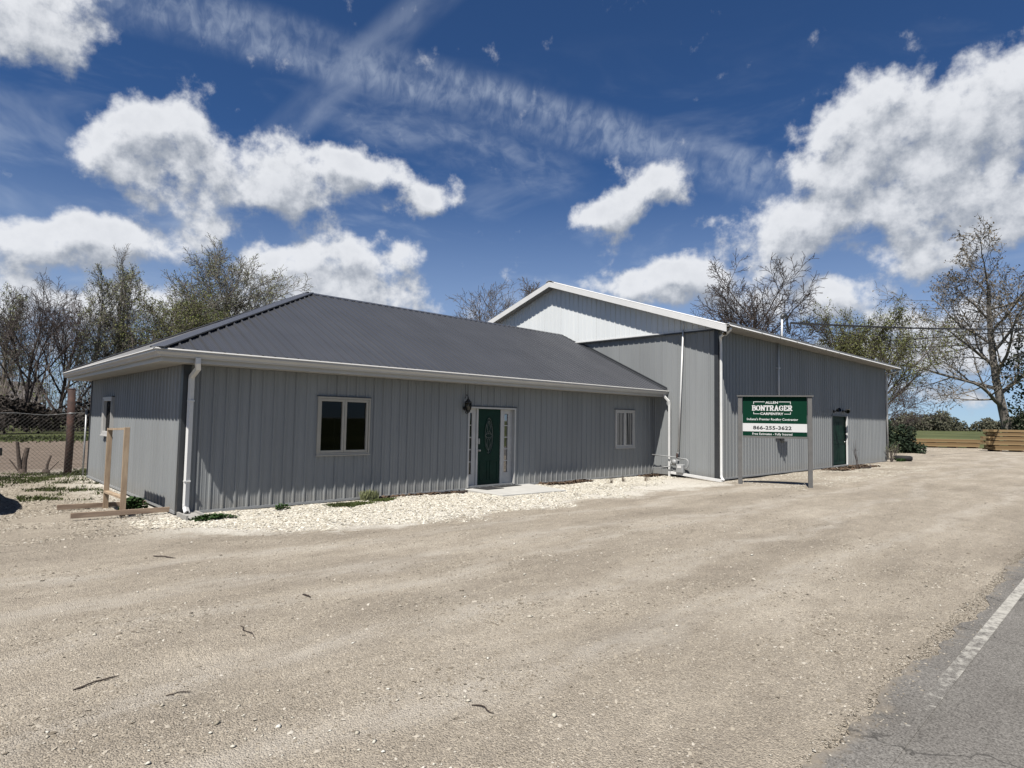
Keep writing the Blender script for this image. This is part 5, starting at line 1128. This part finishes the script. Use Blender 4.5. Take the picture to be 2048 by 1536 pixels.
# woods undergrowth and the far tree line (each reads as one mass)
def undergrowth():
    rs = random.Random(21); V=[]; F=[]
    def tri(p,q,r):
        p,q = Vector(p),Vector(q); t=(q-p).normalized(); a=t.cross(Vector((.2,.9,.3))).normalized()*r; b=t.cross(a).normalized()*r; o=len(V)
        V.extend([tuple(p+a),tuple(p-a*.5+b*.87),tuple(p-a*.5-b*.87),tuple(q)]); F.extend([(o,o+1,o+3),(o+1,o+2,o+3),(o+2,o,o+3)])
    for k in range(760):
        x = rs.uniform(-12,34); y = rs.uniform(54,74)+max(0,(x-12))*.25; h = rs.uniform(3,11.5); r=rs.uniform(.02,.05); p=Vector((x,y,-.1)); d=Vector((rs.gauss(0,.12),rs.gauss(0,.12),1)).normalized(); q=p+d*h; tri(p,q,r)
        for _ in range(9):
            m=p.lerp(q,rs.uniform(.2,.95)); e=m+Vector((rs.gauss(0,.8),rs.gauss(0,.8),rs.uniform(.3,1.6))); tri(m,e,r*.45)
            for _ in range(3):
                m2=m.lerp(e,rs.uniform(.3,1)); tri(m2,m2+Vector((rs.gauss(0,.4),rs.gauss(0,.4),rs.uniform(.1,.8))),r*.25)
    return np_mesh('undergrowth',np.array(V),np.array(F),['bark'])
tag(undergrowth(),'thicket of thin bare stems filling the woods at left','undergrowth',kind='stuff')
rs = random.Random(22)
leaf_mass('brush_hedge',[(x+rs.uniform(-.5,.5),51+.1*max(0,x)+rs.uniform(-1.5,1.5),rs.uniform(.4,1.9),rs.uniform(.9,1.7)) for x in np.arange(-14,34,.7)],34000,.13,'brush',None,'dark tangled brush along the foot of the woods','brush',kind='stuff',seed=5,squash=.8)
leaf_mass('woodland_haze',[(rs.uniform(-10,34),rs.uniform(60,80),rs.uniform(2,9),rs.uniform(1.2,2.8)) for _ in range(70)],9000,.09,'leaf_fresh',None,'thin veil of young leaves through the woods at left','foliage',kind='stuff',seed=6)
def far_trees():
    rs = random.Random(23); C = []
    for az in np.arange(0.2,2.2,.0020):
        d = 480+40*math.sin(az*23)+rs.uniform(-20,20); h = 9+3.2*math.sin(az*61)+2.2*math.sin(az*137+1)+rs.uniform(-1.5,2.5); x = CAM.x+math.sin(az)*d; y = CAM.y+math.cos(az)*d
        if y < -6: continue
        C += [(x,y,h*.66,h*.27),(x+rs.uniform(-2,2),y,h*.36,h*.28),(x,y-1,h*.12,h*.2)]
    return leaf_mass('tree_line',C,130000,.6,'far_wood',None,'distant hazy tree line beyond the green field','tree line',kind='stuff',seed=7)
far_trees()

# ------------------------------------------------------------------ house glimpsed through the woods, parked car at the left edge
HS = thing('house','pale house glimpsed through the bare trees at the left edge','house',(3.0,92,0))
mb = MB(); mb.box(-5,7,88,97,0,3.2); mb.add([(-5,88,3.2),(-5,97,3.2),(-5,92.5,5.6),(7,88,3.2),(7,97,3.2),(7,92.5,5.6)],[(0,1,2),(5,4,3)]); mb.build('wall','house_white',HS)
mb = MB(); mb.add([(-5.5,87.4,2.95),(7.5,87.4,2.95),(7.5,92.5,5.75),(-5.5,92.5,5.75),(-5.5,97.6,2.95),(7.5,97.6,2.95)],[(0,1,2,3),(3,2,5,4)]); mb.build('roof','house_roof',HS)
for x in (-3,1.,4.5):
    mb = MB(); mb.box(x,x+1.1,87.94,87.99,.9,2.3); w_ = mb.build('window','window_white',HS); mb = MB(); mb.box(x+.1,x+1.,87.92,87.938,1.,2.2); mb.build('pane','paint_black',w_)
CAR = thing('parked_car','black car parked at the left edge, only its mirror and shadow in view','car',(-3.42,3.9,-.05))
CX, CW = -3.42, .90
def loft(secs, mb):       # sections: (y, [(x,z)...]) mirrored left-right
    rings = []
    for y, prof in secs: rings.append([(CX+x,y,z) for x,z in prof]+[(CX-x,y,z) for x,z in prof[::-1]])
    n = len(rings[0]); vs = [v for r_ in rings for v in r_]; fs = []
    for i in range(len(rings)-1):
        for k in range(n): fs.append((i*n+k,(i+1)*n+k,(i+1)*n+(k+1)%n,i*n+(k+1)%n))
    fs += [tuple(range(n)), tuple((len(rings)-1)*n+k for k in range(n-1,-1,-1))]; mb.add(vs,fs)
def lower(w,zt,zb=.22): return [(w*.86,zb),(w*.98,zb+.12),(w,zb+.3),(w*.985,zt-.1),(w*.93,zt)]
mb = MB(); loft([(1.62,lower(.74,.80,.32)),(1.72,lower(.84,.92,.26)),(2.1,lower(.89,.97)),(3.0,lower(.90,.97)),(4.2,lower(.90,.96)),(5.2,lower(.88,.92)),(5.85,lower(.82,.80,.26)),(6.05,lower(.70,.62,.34))],mb); body = mb.build('body','car_paint',CAR,True)
mb = MB(); loft([(1.80,[(.74,.96),(.73,.98),(.72,1.0)]),(2.15,[(.80,.96),(.72,1.22),(.60,1.44)]),(2.7,[(.82,.96),(.74,1.28),(.64,1.55)]),(3.4,[(.82,.96),(.74,1.28),(.64,1.56)]),(4.0,[(.82,.96),(.75,1.20),(.62,1.42)]),(4.75,[(.80,.95),(.79,.96),(.76,.97)])],mb); mb.build('cabin','car_paint',CAR,True)
for sgn in (1,-1):
    mb = MB(); mb.add([(CX+sgn*x,y,z) for x,y,z in ((.828,2.2,1.0),(.828,4.3,1.0),(.775,4.0,1.22),(.70,3.5,1.46),(.70,2.6,1.45),(.76,2.2,1.25))],[(0,1,2,3,4,5)]); mb.build('side_window','car_glass',CAR)
    for y in (2.45,5.15):
        mb = MB(); mb.lathe((CX+sgn*.80,y,.28),[(.20,-.11),(.31,-.11),(.335,-.07),(.335,.07),(.31,.11),(.20,.11)],22,'x'); ty = mb.build('tyre','rubber',CAR,True)
        mb = MB(); mb.lathe((CX+sgn*.81,y,.28),[(.205,-.09),(.205,.09),(.06,.07)] if sgn>0 else [(.06,-.07),(.205,-.09),(.205,.09)],16,'x'); mb.build('rim','galvanised',ty)
    mb = MB(); mb.lathe((CX+sgn*.80,5.98,.66),[(.09,-.06),(.10,0),(.07,.05)],12,'y'); mb.build('headlight','lamp_glass',CAR)
    mb = MB(); mb.box(CX+sgn*.62-.1,CX+sgn*.62+.1,1.60,1.70,.72,.86); mb.build('tail_light','lamp_red',CAR)
    mb = MB(); mb.tube([(CX+sgn*.86,3.95,.93),(CX+sgn*.99,3.94,.93)],[.025,.03],8); mb.obox((CX+sgn*1.10,3.94,.945),(sgn*.11,0,0),(0,.06,0),(0,0,.075)); mb.build('wing_mirror','car_paint',CAR,bevel=.02)
